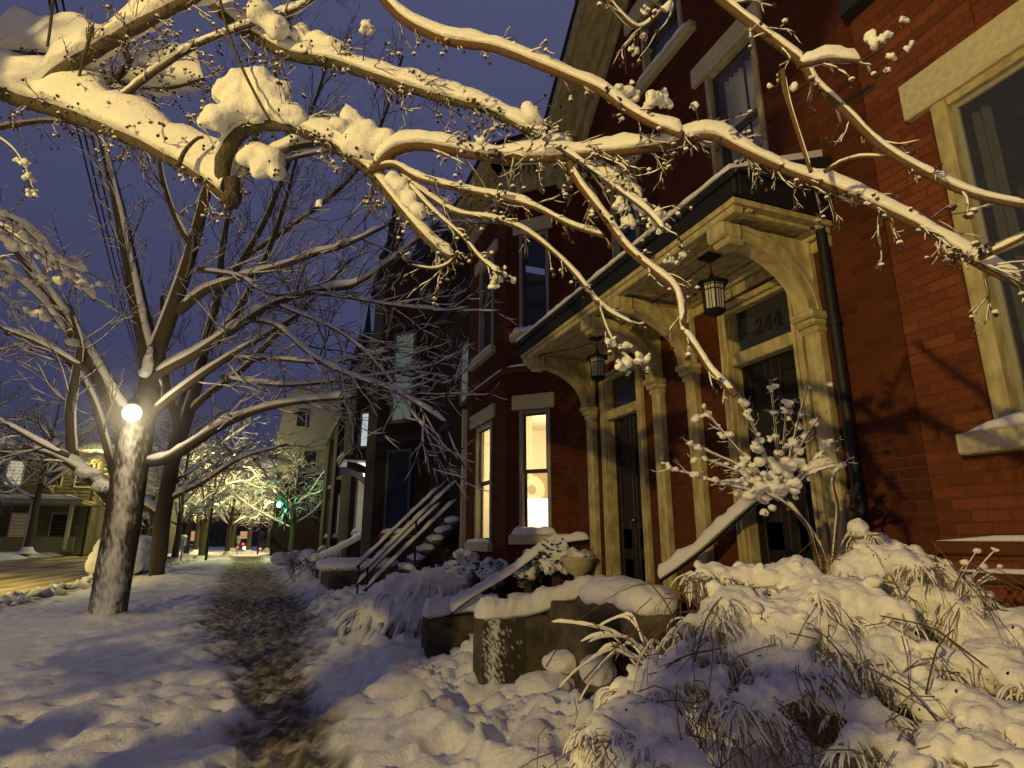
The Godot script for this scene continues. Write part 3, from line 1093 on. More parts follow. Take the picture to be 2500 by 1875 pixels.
# ---------------------------------------------------------------- the hood over the doors
func door_hood() -> void:
	var h := thing("door_hood", "cream wooden door hood on curved brackets with black eaves and thin snow", "door hood")
	var z0 := -7.5
	var z1 := -3.12
	var mid := (z0 + z1) * 0.5
	part("soffit", boxed(Vector3(3.5, 4.04, mid), Vector3(1.0, 0.05, z1 - z0 - 0.06), 0.005), mats.cream, h)
	# moulded bands under the soffit, at the wall and at the eaves, and panels between the brackets
	for b in [[3.96, 3.985, 0.08, 0.06], [3.9, 4.0, 0.1, 0.03], [3.06, 3.985, 0.1, 0.06], [3.18, 4.0, 0.06, 0.03]]:
		part("moulding", boxed(Vector3(b[0], b[1], mid), Vector3(b[2], b[3], z1 - z0 - 0.1), 0.012), mats.cream, h)
	for z in [-3.25, -4.85, -5.8, -7.38]:
		part("moulding", boxed(Vector3(3.5, 3.998, z), Vector3(0.66, 0.034, 0.07), 0.01), mats.cream, h)
	for zz in [[-4.75, -3.4], [-7.25, -5.95]]:
		for x in [3.3, 3.78]:
			part("moulding", boxed(Vector3(x, 4.003, (zz[0] + zz[1]) * 0.5), Vector3(0.03, 0.024, zz[1] - zz[0] - 0.1), 0.008), mats.cream, h)
	part("frieze_board", boxed(Vector3(3.985, 3.9, mid), Vector3(0.05, 0.1, z1 - z0 - 0.12), 0.008), mats.cream, h)
	# black eaves: gutter along the front, boards at both ends, roof sloping up to the wall
	var e := sh()
	e.bx(Vector3(2.985, 4.15, mid), Vector3(0.05, 0.18, z1 - z0 + 0.06), 0.015)
	e.bx(Vector3(2.945, 4.21, mid), Vector3(0.06, 0.07, z1 - z0 + 0.12), 0.02)
	part("fascia", e, mats.black, h)
	for z in [z0, z1]:
		part("fascia", boxed(Vector3(3.49, 4.15, z), Vector3(0.96, 0.18, 0.05), 0.012), mats.black, h)
	var r := sh()
	r.prism([Vector2(2.95, 4.245), Vector2(4.0, 4.25), Vector2(4.0, 4.62)], z0 - 0.05, z1 + 0.05)
	part("roof", r, mats.slate, h)
	var pts := []
	var hs := []
	for k in 60:
		pts.append(Vector3(2.955, 4.25, lerpf(z0 - 0.04, z1 + 0.04, k / 59.0)))
		hs.append(0.02 + 0.035 * absf(noise.get_noise_1d(k * 0.35)))
	var s := sh()
	s.ridge(pts, taper(60, 0.035, 0.035), hs, noise, 9.0, 8, 0.5)
	part("snow", s, mats.snow, h)
	pts = []
	hs = []
	for k in 16:
		pts.append(Vector3(lerpf(2.96, 4.0, k / 15.0), lerpf(4.25, 4.3, k / 15.0), z1 + 0.01))
		hs.append(0.02 + 0.03 * absf(noise.get_noise_1d(k * 0.7 + 50.0)))
	s = sh()
	s.ridge(pts, taper(16, 0.03, 0.03), hs, noise, 9.0, 8, 0.5)
	part("snow", s, mats.snow, h)
	var cv := sh()
	cv.prism([Vector2(2.98, 4.27), Vector2(3.99, 4.65), Vector2(3.99, 4.72), Vector2(2.98, 4.33)], z0, z1 - 0.02)
	part("snow", cv, mats.snow, h)
	# brackets: a curved arm from the capital out to the eaves, a scroll end, a panel filling the corner above
	for z in [-3.42, -5.0, -5.62, -7.22]:
		var outer := []
		var inner := []
		for k in 17:
			var a := deg_to_rad(lerpf(0.0, 80.0, k / 16.0))
			outer.append(Vector2(3.08 + 0.88 * cos(a), 3.345 + 0.62 * sin(a)))
			inner.append(Vector2(3.08 + 0.76 * cos(a), 3.345 + 0.50 * sin(a)))
		var ring := outer.duplicate()
		for k in 17:
			ring.append(inner[16 - k])
		var b := sh()
		b.prism(ring, z - 0.075, z + 0.075)
		var arm := part("bracket", b, mats.cream, h)
		var rim := sh()
		var band := []
		for k in 17:
			band.append(outer[k] + (outer[k] - Vector2(3.08, 3.345)).normalized() * 0.012)
		for k in 17:
			band.append(outer[16 - k] - (outer[16 - k] - Vector2(3.08, 3.345)).normalized() * 0.03)
		rim.prism(band, z - 0.088, z + 0.088)
		part("moulding", rim, mats.cream, arm)
		var poly := outer.duplicate()
		poly.append(Vector2(3.1, 3.99))
		poly.append(Vector2(3.97, 3.99))
		var pn := sh()
		pn.prism(poly, z - 0.03, z + 0.03)
		part("panel", pn, mats.cream, arm)
		var sc := sh()
		sc.bx(Vector3(3.12, 3.9, z), Vector3(0.2, 0.14, 0.2), 0.02)
		sc.bx(Vector3(3.16, 3.82, z), Vector3(0.18, 0.06, 0.19), 0.02)
		part("scroll", sc, mats.cream, arm)
		part("post", boxed(Vector3(3.965, 3.68, z), Vector3(0.07, 0.62, 0.13), 0.012), mats.cream, arm)
	lantern(Vector3(3.42, 4.015, -3.95), "black hanging lantern with cream panes before the right-hand door")
	lantern(Vector3(3.55, 4.015, -6.28), "black hanging lantern with cream panes before the left-hand door")
	# thin cable run along the soffit
	var c := sh()
	var cp := spline([Vector3(3.1, 3.97, -7.1), Vector3(3.5, 3.95, -6.3), Vector3(3.45, 3.95, -4.6), Vector3(3.42, 3.97, -3.95)], 0.15)
	c.tube(cp, taper(cp.size(), 0.006, 0.006), 5)
	part("cable", c, mats.wire, h)

func lantern(at: Vector3, label: String) -> void:
	var t := thing("hanging_lantern", label, "lantern", Vector3.ZERO, "lanterns under the door hood")
	var g := sh()
	g.bx(at + Vector3(0, -0.012, 0), Vector3(0.15, 0.024, 0.15), 0.006)
	part("canopy", g, mats.iron, t)
	var r := sh()
	r.tube([at, at + Vector3(0, -0.1, 0), at + Vector3(0, -0.2, 0)], [0.007, 0.007, 0.007], 6)
	part("rod", r, mats.iron, t)
	var rf := sh()
	rf.lathe([Vector2(0.012, -0.16), Vector2(0.02, -0.19), Vector2(0.05, -0.225), Vector2(0.145, -0.265), Vector2(0.145, -0.28), Vector2(0.01, -0.278)], 6, Transform3D(Basis(), at))
	part("lantern_roof", rf, mats.iron, t)
	var cg := sh()
	for k in 6:
		var a := TAU * k / 6.0
		var p := Vector3(cos(a) * 0.098, 0, sin(a) * 0.098)
		cg.tube([at + p + Vector3(0, -0.28, 0), at + p * 0.96 + Vector3(0, -0.4, 0), at + p * 0.92 + Vector3(0, -0.52, 0)], [0.008, 0.008, 0.008], 4)
		var a2 := a + TAU / 12.0
		var q := Vector3(cos(a2) * 0.086, 0, sin(a2) * 0.086)
		for s in [-0.012, 0.012]:
			var o: Vector3 = Vector3(-sin(a2), 0, cos(a2)) * s
			cg.tube([at + q + o + Vector3(0, -0.28, 0), at + q * 0.93 + o + Vector3(0, -0.52, 0)], [0.004, 0.004], 4)
	for y in [-0.285, -0.33, -0.515]:
		cg.lathe([Vector2(0.088, y), Vector2(0.1, y - 0.004), Vector2(0.096, y - 0.014)], 6, Transform3D(Basis(), at))
	part("cage", cg, mats.iron, t)
	for k in 6:
		var a := TAU * k / 6.0
		var b := TAU * (k + 1) / 6.0
		var pn := sh()
		var u := Vector3(cos(a) * 0.092, -0.28, sin(a) * 0.092)
		var v := Vector3(cos(b) * 0.092, -0.28, sin(b) * 0.092)
		var lo := Vector3(0.92, 1, 0.92)
		pn.face([at + u, at + v, at + Vector3(v.x * 0.92, -0.52, v.z * 0.92), at + Vector3(u.x * 0.92, -0.52, u.z * 0.92)], Vector3(u.x + v.x, 0, u.z + v.z).normalized())
		part("pane", pn, mats.frosted, t)
	var ft := sh()
	ft.lathe([Vector2(0.1, -0.52), Vector2(0.1, -0.535), Vector2(0.06, -0.56), Vector2(0.015, -0.575), Vector2(0.005, -0.59)], 6, Transform3D(Basis(), at))
	part("foot", ft, mats.iron, t)

# ---------------------------------------------------------------- the neighbour on the right, close to the camera
func right_house() -> void:
	var h := thing("brick_house", "orange-lit brick house at the right edge with a large cream-framed window", "house")
	var front := facing(Vector3(-1, 0, 0), Vector3(3.97, 0, 0))
	brick_wall(h, front, -2.708, -1.9, 0.0, 5.6, [[-2.27, -0.75, 2.17, 4.5]], 300)
	brick_wall(h, front, -1.895, 1.2, 0.0, 5.6, [[-2.27, -0.75, 2.17, 4.5]], 0)
	window(h, at_wall(front, -1.5, 2.18), 1.5, 2.3, mats.cream, mats.grey_paint, {"trim": 0.1})
	slab(h, "lintel", front, -2.41, -0.6, 4.43, 4.72, 0.06, mats.stone)
	slab(h, "sill", front, -2.43, -0.58, 2.05, 2.18, 0.12, mats.stone, 0.03)
	slab(h, "belt_course", front, -2.74, 1.2, 1.46, 1.54, 0.04, mats.mortar, 0.025)
	slab(h, "belt_course", front, -2.74, 1.2, 1.3, 1.36, 0.04, mats.mortar, 0.02)
	slab(h, "belt_course", front, -2.72, 1.2, 5.02, 5.1, 0.012, mats.mortar)
	slab(h, "belt_course", front, -2.72, 1.2, 5.2, 5.28, 0.02, mats.mortar)
	part("wall", boxed(Vector3(9.0, 2.8, -0.75), Vector3(0.25, 5.6, 3.9)), mats.far_brick, h)
	part("wall", boxed(Vector3(6.6, 2.8, -2.67), Vector3(4.6, 5.6, 0.07)), mats.far_brick, h)
	part("wall", boxed(Vector3(6.6, 2.8, 1.15), Vector3(4.6, 5.6, 0.1)), mats.far_brick, h)
	part("roof", boxed(Vector3(6.5, 5.7, -0.75), Vector3(5.3, 0.2, 3.9)), mats.slate, h)
	curtain(h, at_wall(front, -1.5, 2.18), -0.64, -0.52, 0.05, 2.2, -0.22, plain(0.06, 0.06, 0.05, 0.95), 2)

# ---------------------------------------------------------------- steps, cheek walls and rails before the doors
func snow_along(pts: Array, r: float, hgt: float, parent: Node3D, step := 0.04, amp := 0.35) -> void:
	var p := spline(pts, step)
	var hs := []
	for k in p.size():
		hs.append(hgt * (1.0 + 0.5 * noise.get_noise_3dv(p[k] * 4.0)) * clampf(minf(k, p.size() - 1 - k) * 0.35 + 0.3, 0.0, 1.0))
	var s := sh()
	s.ridge(p, taper(p.size(), r, r), hs, noise, 10.0, 11, amp)
	part("snow", s, mats.snow, parent)

func heap(parent: Node3D, pts: Array, radii: Array, cell: float, freq := 6.0, amp := 0.04) -> void:
	var balls := []
	for k in pts.size():
		balls.append([pts[k], radii[k] if radii[k] is Vector3 else Vector3.ONE * radii[k]])
	part("snow", body(balls, cell, noise, freq, amp), mats.snow, parent, true)

func stoop() -> void:
	var t := thing("stoop", "concrete entrance stoop with snowy steps between two snow-capped cheek walls", "stoop")
	part("landing", boxed(Vector3(3.6, 0.43, -5.3), Vector3(0.9, 0.86, 4.6), 0.02), mats.concrete, t)
	for k in 5:
		part("step", boxed(Vector3(2.36 + 0.2 * k, (0.16 * (k + 1) - 0.02) * 0.5, -7.45), Vector3(0.22, 0.16 * (k + 1) - 0.02, 1.5), 0.012), mats.concrete, t)
	for k in 5:
		var sn := sh()
		sn.lump(Transform3D(Basis.from_scale(Vector3(0.16, 0.07, 0.74)), Vector3(2.36 + 0.2 * k, 0.16 * (k + 1) + 0.0, -7.45)), noise, 5.0, 0.5, 8, 16)
		part("snow", sn, mats.snow, t)
	# near cheek wall
	part("cheek_wall", boxed(Vector3(2.72, 0.36, -6.6), Vector3(1.2, 0.78, 0.26), 0.025), mats.concrete, t)
	part("cheek_wall", boxed(Vector3(3.15, 0.5, -5.9), Vector3(0.5, 0.8, 1.2), 0.025), mats.concrete, t)
	snow_along([Vector3(2.1, 0.74, -6.6), Vector3(2.5, 0.75, -6.6), Vector3(2.85, 0.80, -6.55), Vector3(3.15, 0.91, -6.45), Vector3(3.5, 0.97, -6.3), Vector3(3.75, 0.91, -6.1)], 0.13, 0.11, t)
	var cr := sh()
	cr.use_tint = true
	for b in 30:
		for a2 in 26:
			var u := a2 / 25.0 * 0.5
			var y := 0.02 + b / 29.0 * 0.7
			var c2 := smoothstep(0.25, 0.6, 0.75 * noise.get_noise_2d(u * 34.0, y * 30.0) + 0.55 * exp(-pow((u - 0.13) / 0.09, 2)))
			cr.tint = Color(0.07, 0.058, 0.04).lerp(Color(0.82, 0.82, 0.83), c2)
			cr.vert(Vector3(2.145 + u, y, -6.467 + 0.006 * c2), Vector3(0, 0, 1))
	for b in 29:
		for a2 in 25:
			var o := b * 26 + a2
			cr.tri(o, o + 1, o + 26)
			cr.tri(o + 1, o + 27, o + 26)
	cr.smooth(0, 0, 0)
	part("snow_crust", cr, mats.ground, t)
	# far cheek wall
	part("cheek_wall", boxed(Vector3(2.5, 0.27, -8.35), Vector3(1.1, 0.58, 0.26), 0.025), mats.concrete, t)
	snow_along([Vector3(1.93, 0.57, -8.35), Vector3(2.2, 0.6, -8.33), Vector3(2.5, 0.64, -8.3), Vector3(3.0, 0.6, -8.3)], 0.13, 0.14, t)
	# handrails, thick with snow
	var a := thing("handrail", "snow-covered iron handrail rising from the far cheek wall to the left pilaster", "handrail", Vector3.ZERO, "stoop handrails")
	var ra := [Vector3(2.25, 0.62, -8.1), Vector3(2.5, 0.82, -8.0), Vector3(3.0, 1.12, -7.85), Vector3(3.5, 1.47, -7.7), Vector3(3.72, 1.53, -7.55), Vector3(3.97, 1.56, -7.4)]
	var s := sh()
	var p := spline(ra, 0.06)
	s.tube(p, taper(p.size(), 0.028, 0.028), 10)
	s.tube([Vector3(3.72, 1.5, -7.55), Vector3(3.72, 0.86, -7.55)], [0.018, 0.018], 8)
	part("rail", s, mats.iron, a)
	snow_along(ra, 0.06, 0.065, a, 0.04, 0.25)
	var b := thing("handrail", "thick snow-covered handrail rising behind the twiggy shrub to the right-hand door", "handrail", Vector3.ZERO, "stoop handrails")
	var rb := [Vector3(3.399, 1.188, -4.995), Vector3(3.506, 1.318, -4.808), Vector3(3.632, 1.513, -4.55), Vector3(3.754, 1.759, -4.244), Vector3(3.852, 1.942, -3.997), Vector3(4.001, 2.012, -3.762), Vector3(4.089, 2.018, -3.634), Vector3(4.16, 2.012, -3.532)]
	s = sh()
	p = spline(rb, 0.06)
	s.tube(p, taper(p.size(), 0.026, 0.026), 10)
	s.lump(Transform3D(Basis.from_scale(Vector3.ONE * 0.05), p[p.size() - 1]), noise, 1.0, 0.0)
	part("rail", s, mats.iron, b)
	var post := near_to(rb, 0.72)
	part("post", boxed(Vector3(post.x, post.y * 0.5 + 0.3, post.z), Vector3(0.03, post.y - 0.6, 0.03), 0.004), mats.iron, b)
	snow_along(rb.slice(0, 5), 0.05, 0.075, b, 0.04, 0.3)
	snow_along(rb.slice(5, 8), 0.026, 0.03, b, 0.04, 0.3)
	# urn
	var u := thing("urn_planter", "pale fluted urn planter with snow heaped on its rim", "planter", Vector3.ZERO)
	var c := Vector3(3.656, 1.002, -7.161)
	var bowl := sh()
	bowl.lathe([Vector2(0.11, 0.0), Vector2(0.11, 0.03), Vector2(0.05, 0.06), Vector2(0.06, 0.1), Vector2(0.16, 0.16), Vector2(0.205, 0.27), Vector2(0.215, 0.29), Vector2(0.235, 0.31), Vector2(0.235, 0.33), Vector2(0.19, 0.33)], 40, Transform3D(Basis(), c), -0.05)
	part("bowl", bowl, mats.stone, u)
	part("plinth", boxed(Vector3(c.x, (c.y + 0.86) * 0.5, c.z), Vector3(0.3, maxf(0.05, c.y - 0.86), 0.3), 0.01), mats.concrete, u)
	heap(u, [c + Vector3(0, 0.35, 0), c + Vector3(-0.1, 0.38, 0.03), c + Vector3(-0.2, 0.39, 0.05), c + Vector3(0.1, 0.36, 0.0)], [Vector3(0.17, 0.06, 0.17), Vector3(0.09, 0.07, 0.09), Vector3(0.07, 0.05, 0.07), Vector3(0.08, 0.06, 0.08)], 0.02)
	var tw := sh()
	for k in 14:
		var q := c + Vector3(rng.randf_range(-0.05, 0.16), 0.36, rng.randf_range(-0.1, 0.1))
		tw.tube([q, q + Vector3(rng.randf_range(-0.06, 0.08), 0.1, 0.02), q + Vector3(rng.randf_range(-0.12, 0.14), 0.12, 0.03)], [0.004, 0.003, 0.002], 4)
	part("twigs", tw, mats.twig, u, true)

# ---------------------------------------------------------------- houses further along
func far_window(parent: Node3D, xf: Transform3D, w: float, h: float, fill: Material, paint: Material) -> void:
	var f := sh()
	for s in [-1.0, 1.0]:
		f.box(xf * Transform3D(Basis(), Vector3(s * (w * 0.5 - 0.05), h * 0.5, 0.01)), Vector3(0.1, h, 0.12), 0.01)
		f.box(xf * Transform3D(Basis(), Vector3(0, h * 0.5 + s * (h * 0.5 - 0.05), 0.01)), Vector3(w - 0.2, 0.1, 0.11), 0.01)
	f.box(xf * Transform3D(Basis(), Vector3(0, h * 0.5, 0.0)), Vector3(w - 0.2, 0.05, 0.07), 0.01)
	var win := part("window", f, paint, parent)
	var p := sh()
	p.box(xf * Transform3D(Basis(), Vector3(0, h * 0.5, 0.02)), Vector3(w - 0.18, h - 0.18, 0.03))
	part("pane", p, fill, win)

func far_houses() -> void:
	var dark := plain(0.02, 0.022, 0.03, 0.15)
	var blind := glow(0.75, 1.0, 0.86, 0.07)
	blind.albedo_color = lin(0.2, 0.23, 0.2)
	# second house: dark, with its own bay, steep gables and finials
	var h := thing("dark_house", "nearly black Gothic brick house with spiked gable and one pale blind window", "house")
	var fx := 4.0
	var walls := sh()
	var zb := -17.0
	var flat := Basis(Vector3(1, 0, 0), Vector3(0, 0, -1), Vector3(0, 1, 0))
	walls.prism([Vector2(4, 17.0), Vector2(2.62, 18.4), Vector2(2.62, 20.6), Vector2(4, 22.0), Vector2(4, 22.6), Vector2(11, 22.6), Vector2(11, 17.0)], 0.0, 10.2, Transform3D(flat, Vector3.ZERO))
	var wing := sh()
	wing.prism([Vector2(4.003, 12.35), Vector2(4.003, 16.995), Vector2(11, 16.995), Vector2(11, 12.35)], 0.0, 7.5, Transform3D(flat, Vector3.ZERO))
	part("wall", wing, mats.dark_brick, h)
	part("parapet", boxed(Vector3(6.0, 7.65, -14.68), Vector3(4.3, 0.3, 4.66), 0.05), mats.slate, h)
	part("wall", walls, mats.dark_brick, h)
	var near := facing(Vector3(-1, 0, 1), Vector3(4, 0, -17.0))
	far_window(h, at_wall(near, -1.05, 4.95), 0.85, 2.9, blind, plain(0.1, 0.12, 0.1))
	far_window(h, at_wall(near, -1.05, 1.75), 0.9, 2.4, dark, plain(0.08, 0.08, 0.08))
	slab(h, "sill", near, -1.6, -0.5, 1.6, 1.74, 0.1, mats.far_brick, 0.1)
	slab(h, "lintel", near, -1.6, -0.5, 7.95, 8.2, 0.08, mats.slate)
	slab(h, "belt_course", near, -1.95, 0.0, 4.4, 4.6, 0.06, mats.slate)
	var wall := facing(Vector3(-1, 0, 0), Vector3(4, 0, 0))
	far_window(h, at_wall(wall, -13.5, 4.7), 0.8, 1.6, blind, plain(0.1, 0.12, 0.1))
	far_window(h, at_wall(wall, -15.4, 2.2), 0.9, 2.3, dark, plain(0.05, 0.05, 0.05))
	var roof := sh()
	roof.prism([Vector2(-0.4, 0), Vector2(3.0, 0), Vector2(2.0, 1.1), Vector2(1.2, 1.3), Vector2(-0.4, 1.1)], 0.0, 5.4, Transform3D(Basis(Vector3(1, 0, 0), Vector3(0, 1, 0), Vector3(0, 0, -1)), Vector3(4, 10.2, -17.1)))
	part("roof", roof, mats.slate, h)
	for sp in [[2.9, 10.2, -18.6, 4.6], [3.0, 10.2, -20.8, 3.2]]:
		var s := sh()
		s.lathe([Vector2(0.55, 0), Vector2(0.5, 0.5), Vector2(0.28, 1.1), Vector2(0.1, sp[3] * 0.6), Vector2(0.06, sp[3] * 0.75), Vector2(0.0, sp[3])], 6, Transform3D(Basis(), Vector3(sp[0], sp[1] - 0.02, sp[2])))
		part("finial", s, mats.slate, h)
	# its stoop: steep stairs with open iron rails
	var st := thing("staircase", "steep snowy iron-railed staircase up to the dark house", "staircase")
	for k in 10:
		var x := 1.95 + 0.2 * k
		part("step", boxed(Vector3(x, 0.1 + 0.2 * k, -13.5), Vector3(0.26, 0.07, 1.3), 0.01), mats.concrete, st)
		var sn := sh()
		sn.lump(Transform3D(Basis.from_scale(Vector3(0.17, 0.09, 0.62)), Vector3(x, 0.17 + 0.2 * k, -13.5)), noise, 4.0, 0.6, 7, 12)
		part("snow", sn, mats.snow, st)
	for z in [-12.8, -14.2]:
		var sg := sh()
		sg.box(Transform3D(Basis(Vector3(0, 0, 1), PI / 4), Vector3(2.85, 0.95, z)), Vector3(2.7, 0.18, 0.06), 0.01)
		part("stringer", sg, mats.iron, st)
		for dy in [0.45, 0.85]:
			var rail := sh()
			var rp := spline([Vector3(1.75, 0.1 + dy, z), Vector3(2.8, 1.15 + dy, z), Vector3(3.7, 2.0 + dy, z), Vector3(4.0, 2.0 + dy, z)], 0.15)
			rail.tube(rp, taper(rp.size(), 0.025, 0.025), 6)
			part("rail", rail, mats.iron, st)
			snow_along([Vector3(1.75, 0.12 + dy, z), Vector3(2.8, 1.17 + dy, z), Vector3(3.65, 1.98 + dy, z)], 0.03, 0.05, st, 0.1, 0.4)
		for k in 3:
			var x := 1.8 + 0.95 * k
			part("post", boxed(Vector3(x, 0.55 + 0.97 * k, z), Vector3(0.04, 1.0, 0.04), 0.004), mats.iron, st)
	part("landing", boxed(Vector3(3.95, 1.0, -13.5), Vector3(0.5, 2.0, 1.5), 0.02), mats.far_brick, st)
	# low garden wall before it
	var gw := thing("garden_wall", "low dark wall with a thick snow cap beyond the iron staircase", "wall")
	part("wall", boxed(Vector3(2.4, 0.35, -19.0), Vector3(1.9, 0.9, 3.2), 0.05), mats.concrete, gw)
	heap(gw, [Vector3(1.6, 0.84, -17.7), Vector3(2.2, 0.86, -17.6), Vector3(2.9, 0.9, -17.8), Vector3(2.4, 0.88, -19.0), Vector3(1.7, 0.86, -19.4), Vector3(3.0, 0.9, -19.5)], [Vector3(0.5, 0.14, 0.5), Vector3(0.55, 0.14, 0.5), Vector3(0.5, 0.15, 0.5), Vector3(0.9, 0.14, 1.0), Vector3(0.5, 0.14, 1.0), Vector3(0.5, 0.14, 1.0)], 0.06)
	# third house with a lit porch
	var g := thing("porch_house", "dark brick house with a white-lit porch roof and a red wall beside its door", "house")
	var w3 := sh()
	w3.prism([Vector2(4.1, 22.7), Vector2(4.1, 27.2), Vector2(3.0, 28.3), Vector2(3.0, 33.0), Vector2(11, 33.0), Vector2(11, 22.7)], 0.0, 9.0, Transform3D(Basis(Vector3(1, 0, 0), Vector3(0, 0, -1), Vector3(0, 1, 0)), Vector3.ZERO))
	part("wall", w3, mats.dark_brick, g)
	part("roof", boxed(Vector3(7.2, 9.35, -27.9), Vector3(8.6, 0.7, 10.4), 0.1), mats.slate, g)
	for sp in [[3.3, -28.2], [3.4, -32.4]]:
		var s := sh()
		s.lathe([Vector2(0.7, 0), Vector2(0.5, 0.9), Vector2(0.16, 1.8), Vector2(0.0, 3.4)], 6, Transform3D(Basis(), Vector3(sp[0], 9.68, sp[1])))
		part("finial", s, mats.slate, g)
	part("porch_roof", boxed(Vector3(3.2, 4.7, -25.6), Vector3(1.9, 0.16, 2.6), 0.02), mats.slate, g)
	part("porch_ceiling", boxed(Vector3(3.2, 4.6, -25.6), Vector3(1.8, 0.03, 2.5)), plain(0.7, 0.7, 0.7), g)
	snow_along([Vector3(2.25, 4.8, -26.9), Vector3(2.25, 4.8, -25.6), Vector3(2.25, 4.8, -24.3)], 0.08, 0.1, g, 0.2)
	for z in [-24.5, -26.8]:
		var poly := []
		for k in 9:
			var a := deg_to_rad(90.0 * k / 8.0)
			poly.append(Vector2(2.4 + 1.5 * cos(a), 3.1 + 1.45 * sin(a)))
		for k in 9:
			var a := deg_to_rad(90.0 * (8 - k) / 8.0)
			poly.append(Vector2(2.4 + 1.3 * cos(a), 3.1 + 1.2 * sin(a)))
		var br := sh()
		br.prism(poly, z - 0.08, z + 0.08)
		part("bracket", br, mats.slate, g)
	var wl := facing(Vector3(-1, 0, 0), Vector3(4.1, 0, 0))
	far_window(g, at_wall(wl, -25.1, 1.0), 1.0, 2.9, plain(0.12, 0.12, 0.1, 0.3), plain(0.5, 0.5, 0.5))
	part("wall", _slab(wl, -26.9, -26.0, 0.6, 4.5, 0.05), plain(0.42, 0.07, 0.04, 0.9), g)
	var n3 := facing(Vector3(-1, 0, 1), Vector3(4.1, 0, -27.2))
	var warm := glow(1.0, 0.8, 0.5, 0.10)
	far_window(g, at_wall(n3, -0.8, 1.9), 0.8, 2.6, warm, plain(0.2, 0.2, 0.2))
	far_window(g, at_wall(n3, -0.8, 5.6), 0.8, 1.7, glow(0.85, 0.95, 1.0, 0.5), plain(0.2, 0.2, 0.2))
	slab(g, "sill", n3, -1.3, -0.3, 1.75, 1.9, 0.1, mats.stone, 0.12)
	var pl := thing("porch_lamp", "small white glowing globe under the third house porch roof", "lamp")
	var bl := sh()
	bl.lump(Transform3D(Basis.from_scale(Vector3(0.16, 0.2, 0.16)), Vector3(3.35, 4.25, -25.7)), noise, 1.0, 0.0, 8, 12)
	part("lamp_globe", bl, glow(1, 1, 1, 3.0), pl)
	part("rod", boxed(Vector3(3.35, 4.52, -25.7), Vector3(0.03, 0.14, 0.03)), mats.iron, pl)
	lamp(Vector3(3.35, 4.25, -25.7), lin(1.0, 0.95, 0.9), 0.7, 0.15, pl)
	# stone steps and rail of the third house
	var s3 := thing("staircase", "low snowy stone staircase with a thin rail before the lit porch", "staircase")
	for k in 6:
		part("step", boxed(Vector3(2.1 + 0.28 * k, 0.08 + 0.16 * k, -25.3), Vector3(0.3, 0.16 + 0.02, 1.8), 0.02), mats.concrete, s3)
	part("snow", boxed(Vector3(2.9, 0.62, -25.3), Vector3(1.7, 0.1, 1.6), 0.04), mats.snow, s3)
	for z in [-24.2, -26.4]:
		snow_along([Vector3(1.2, 0.7, z), Vector3(2.2, 1.1, z), Vector3(3.8, 2.0, z)], 0.06, 0.1, s3, 0.15)
		part("post", boxed(Vector3(1.3, 0.4, z), Vector3(0.08, 0.8, 0.08), 0.01), mats.iron, s3)
	# the row goes on: a further dark front with two bays
	var rh := thing("row_house", "farthest dark brick row house, its two bays beside the green traffic light", "house")
	var w4 := sh()
	w4.prism([Vector2(3.9, 33.1), Vector2(3.9, 35.0), Vector2(2.9, 36.0), Vector2(2.9, 38.4), Vector2(3.9, 39.4), Vector2(3.9, 41.5), Vector2(2.9, 42.5), Vector2(2.9, 45.5), Vector2(11, 45.5), Vector2(11, 33.1)], 0.0, 8.2, Transform3D(Basis(Vector3(1, 0, 0), Vector3(0, 0, -1), Vector3(0, 1, 0)), Vector3.ZERO))
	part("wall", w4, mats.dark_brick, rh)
	part("cornice", boxed(Vector3(7.0, 8.45, -39.3), Vector3(8.6, 0.5, 12.6), 0.1), mats.slate, rh)
	part("roof", boxed(Vector3(7.2, 9.3, -39.3), Vector3(7.6, 1.3, 12.0), 0.3), mats.slate, rh)
	for z in [-36.2, -42.7]:
		var s := sh()
		s.lathe([Vector2(0.8, 0), Vector2(0.5, 0.9), Vector2(0.16, 1.6), Vector2(0.0, 2.8)], 6, Transform3D(Basis(), Vector3(3.6, 8.7, z)))
		part("finial", s, mats.slate, rh)
	for z in [-35.0, -41.5]:
		var nf := facing(Vector3(-1, 0, 1), Vector3(3.9, 0, z))
		far_window(rh, at_wall(nf, -0.7, 1.8), 0.8, 2.3, glow(1.0, 0.8, 0.5, 0.07) if z > -40 else dark, plain(0.12, 0.12, 0.12))
		far_window(rh, at_wall(nf, -0.7, 5.0), 0.8, 2.0, dark, plain(0.12, 0.12, 0.12))
		slab(rh, "sill", nf, -1.2, -0.2, 1.66, 1.8, 0.1, mats.stone, 0.1)
		slab(rh, "sill", nf, -1.2, -0.2, 4.86, 5.0, 0.1, mats.stone, 0.08)
		part("step", boxed(Vector3(3.3, 0.4, z + 1.0), Vector3(1.6, 0.8, 1.4), 0.05), mats.concrete, rh)
		snow_along([Vector3(2.5, 0.85, z + 1.0), Vector3(3.3, 0.88, z + 1.0), Vector3(3.9, 0.9, z + 1.0)], 0.3, 0.12, rh, 0.15)
	# fourth house: pale mansard beyond the trees
	var m := thing("mansard_house", "pale grey mansard-roofed house beyond the green traffic light", "house")
	part("wall", boxed(Vector3(4.2, 3.6, -60.0), Vector3(9.0, 7.2, 12.0)), mats.dark_brick, m)
	var mr := sh()
	mr.prism([Vector2(-4.9, 0), Vector2(4.9, 0), Vector2(4.3, 4.6), Vector2(3.0, 5.6), Vector2(-3.0, 5.6), Vector2(-4.3, 4.6)], -6.4, 6.4, Transform3D(Basis(), Vector3(4.2, 9.0, -60.0)))
	part("roof", mr, plain(0.2, 0.205, 0.2, 0.9), m)
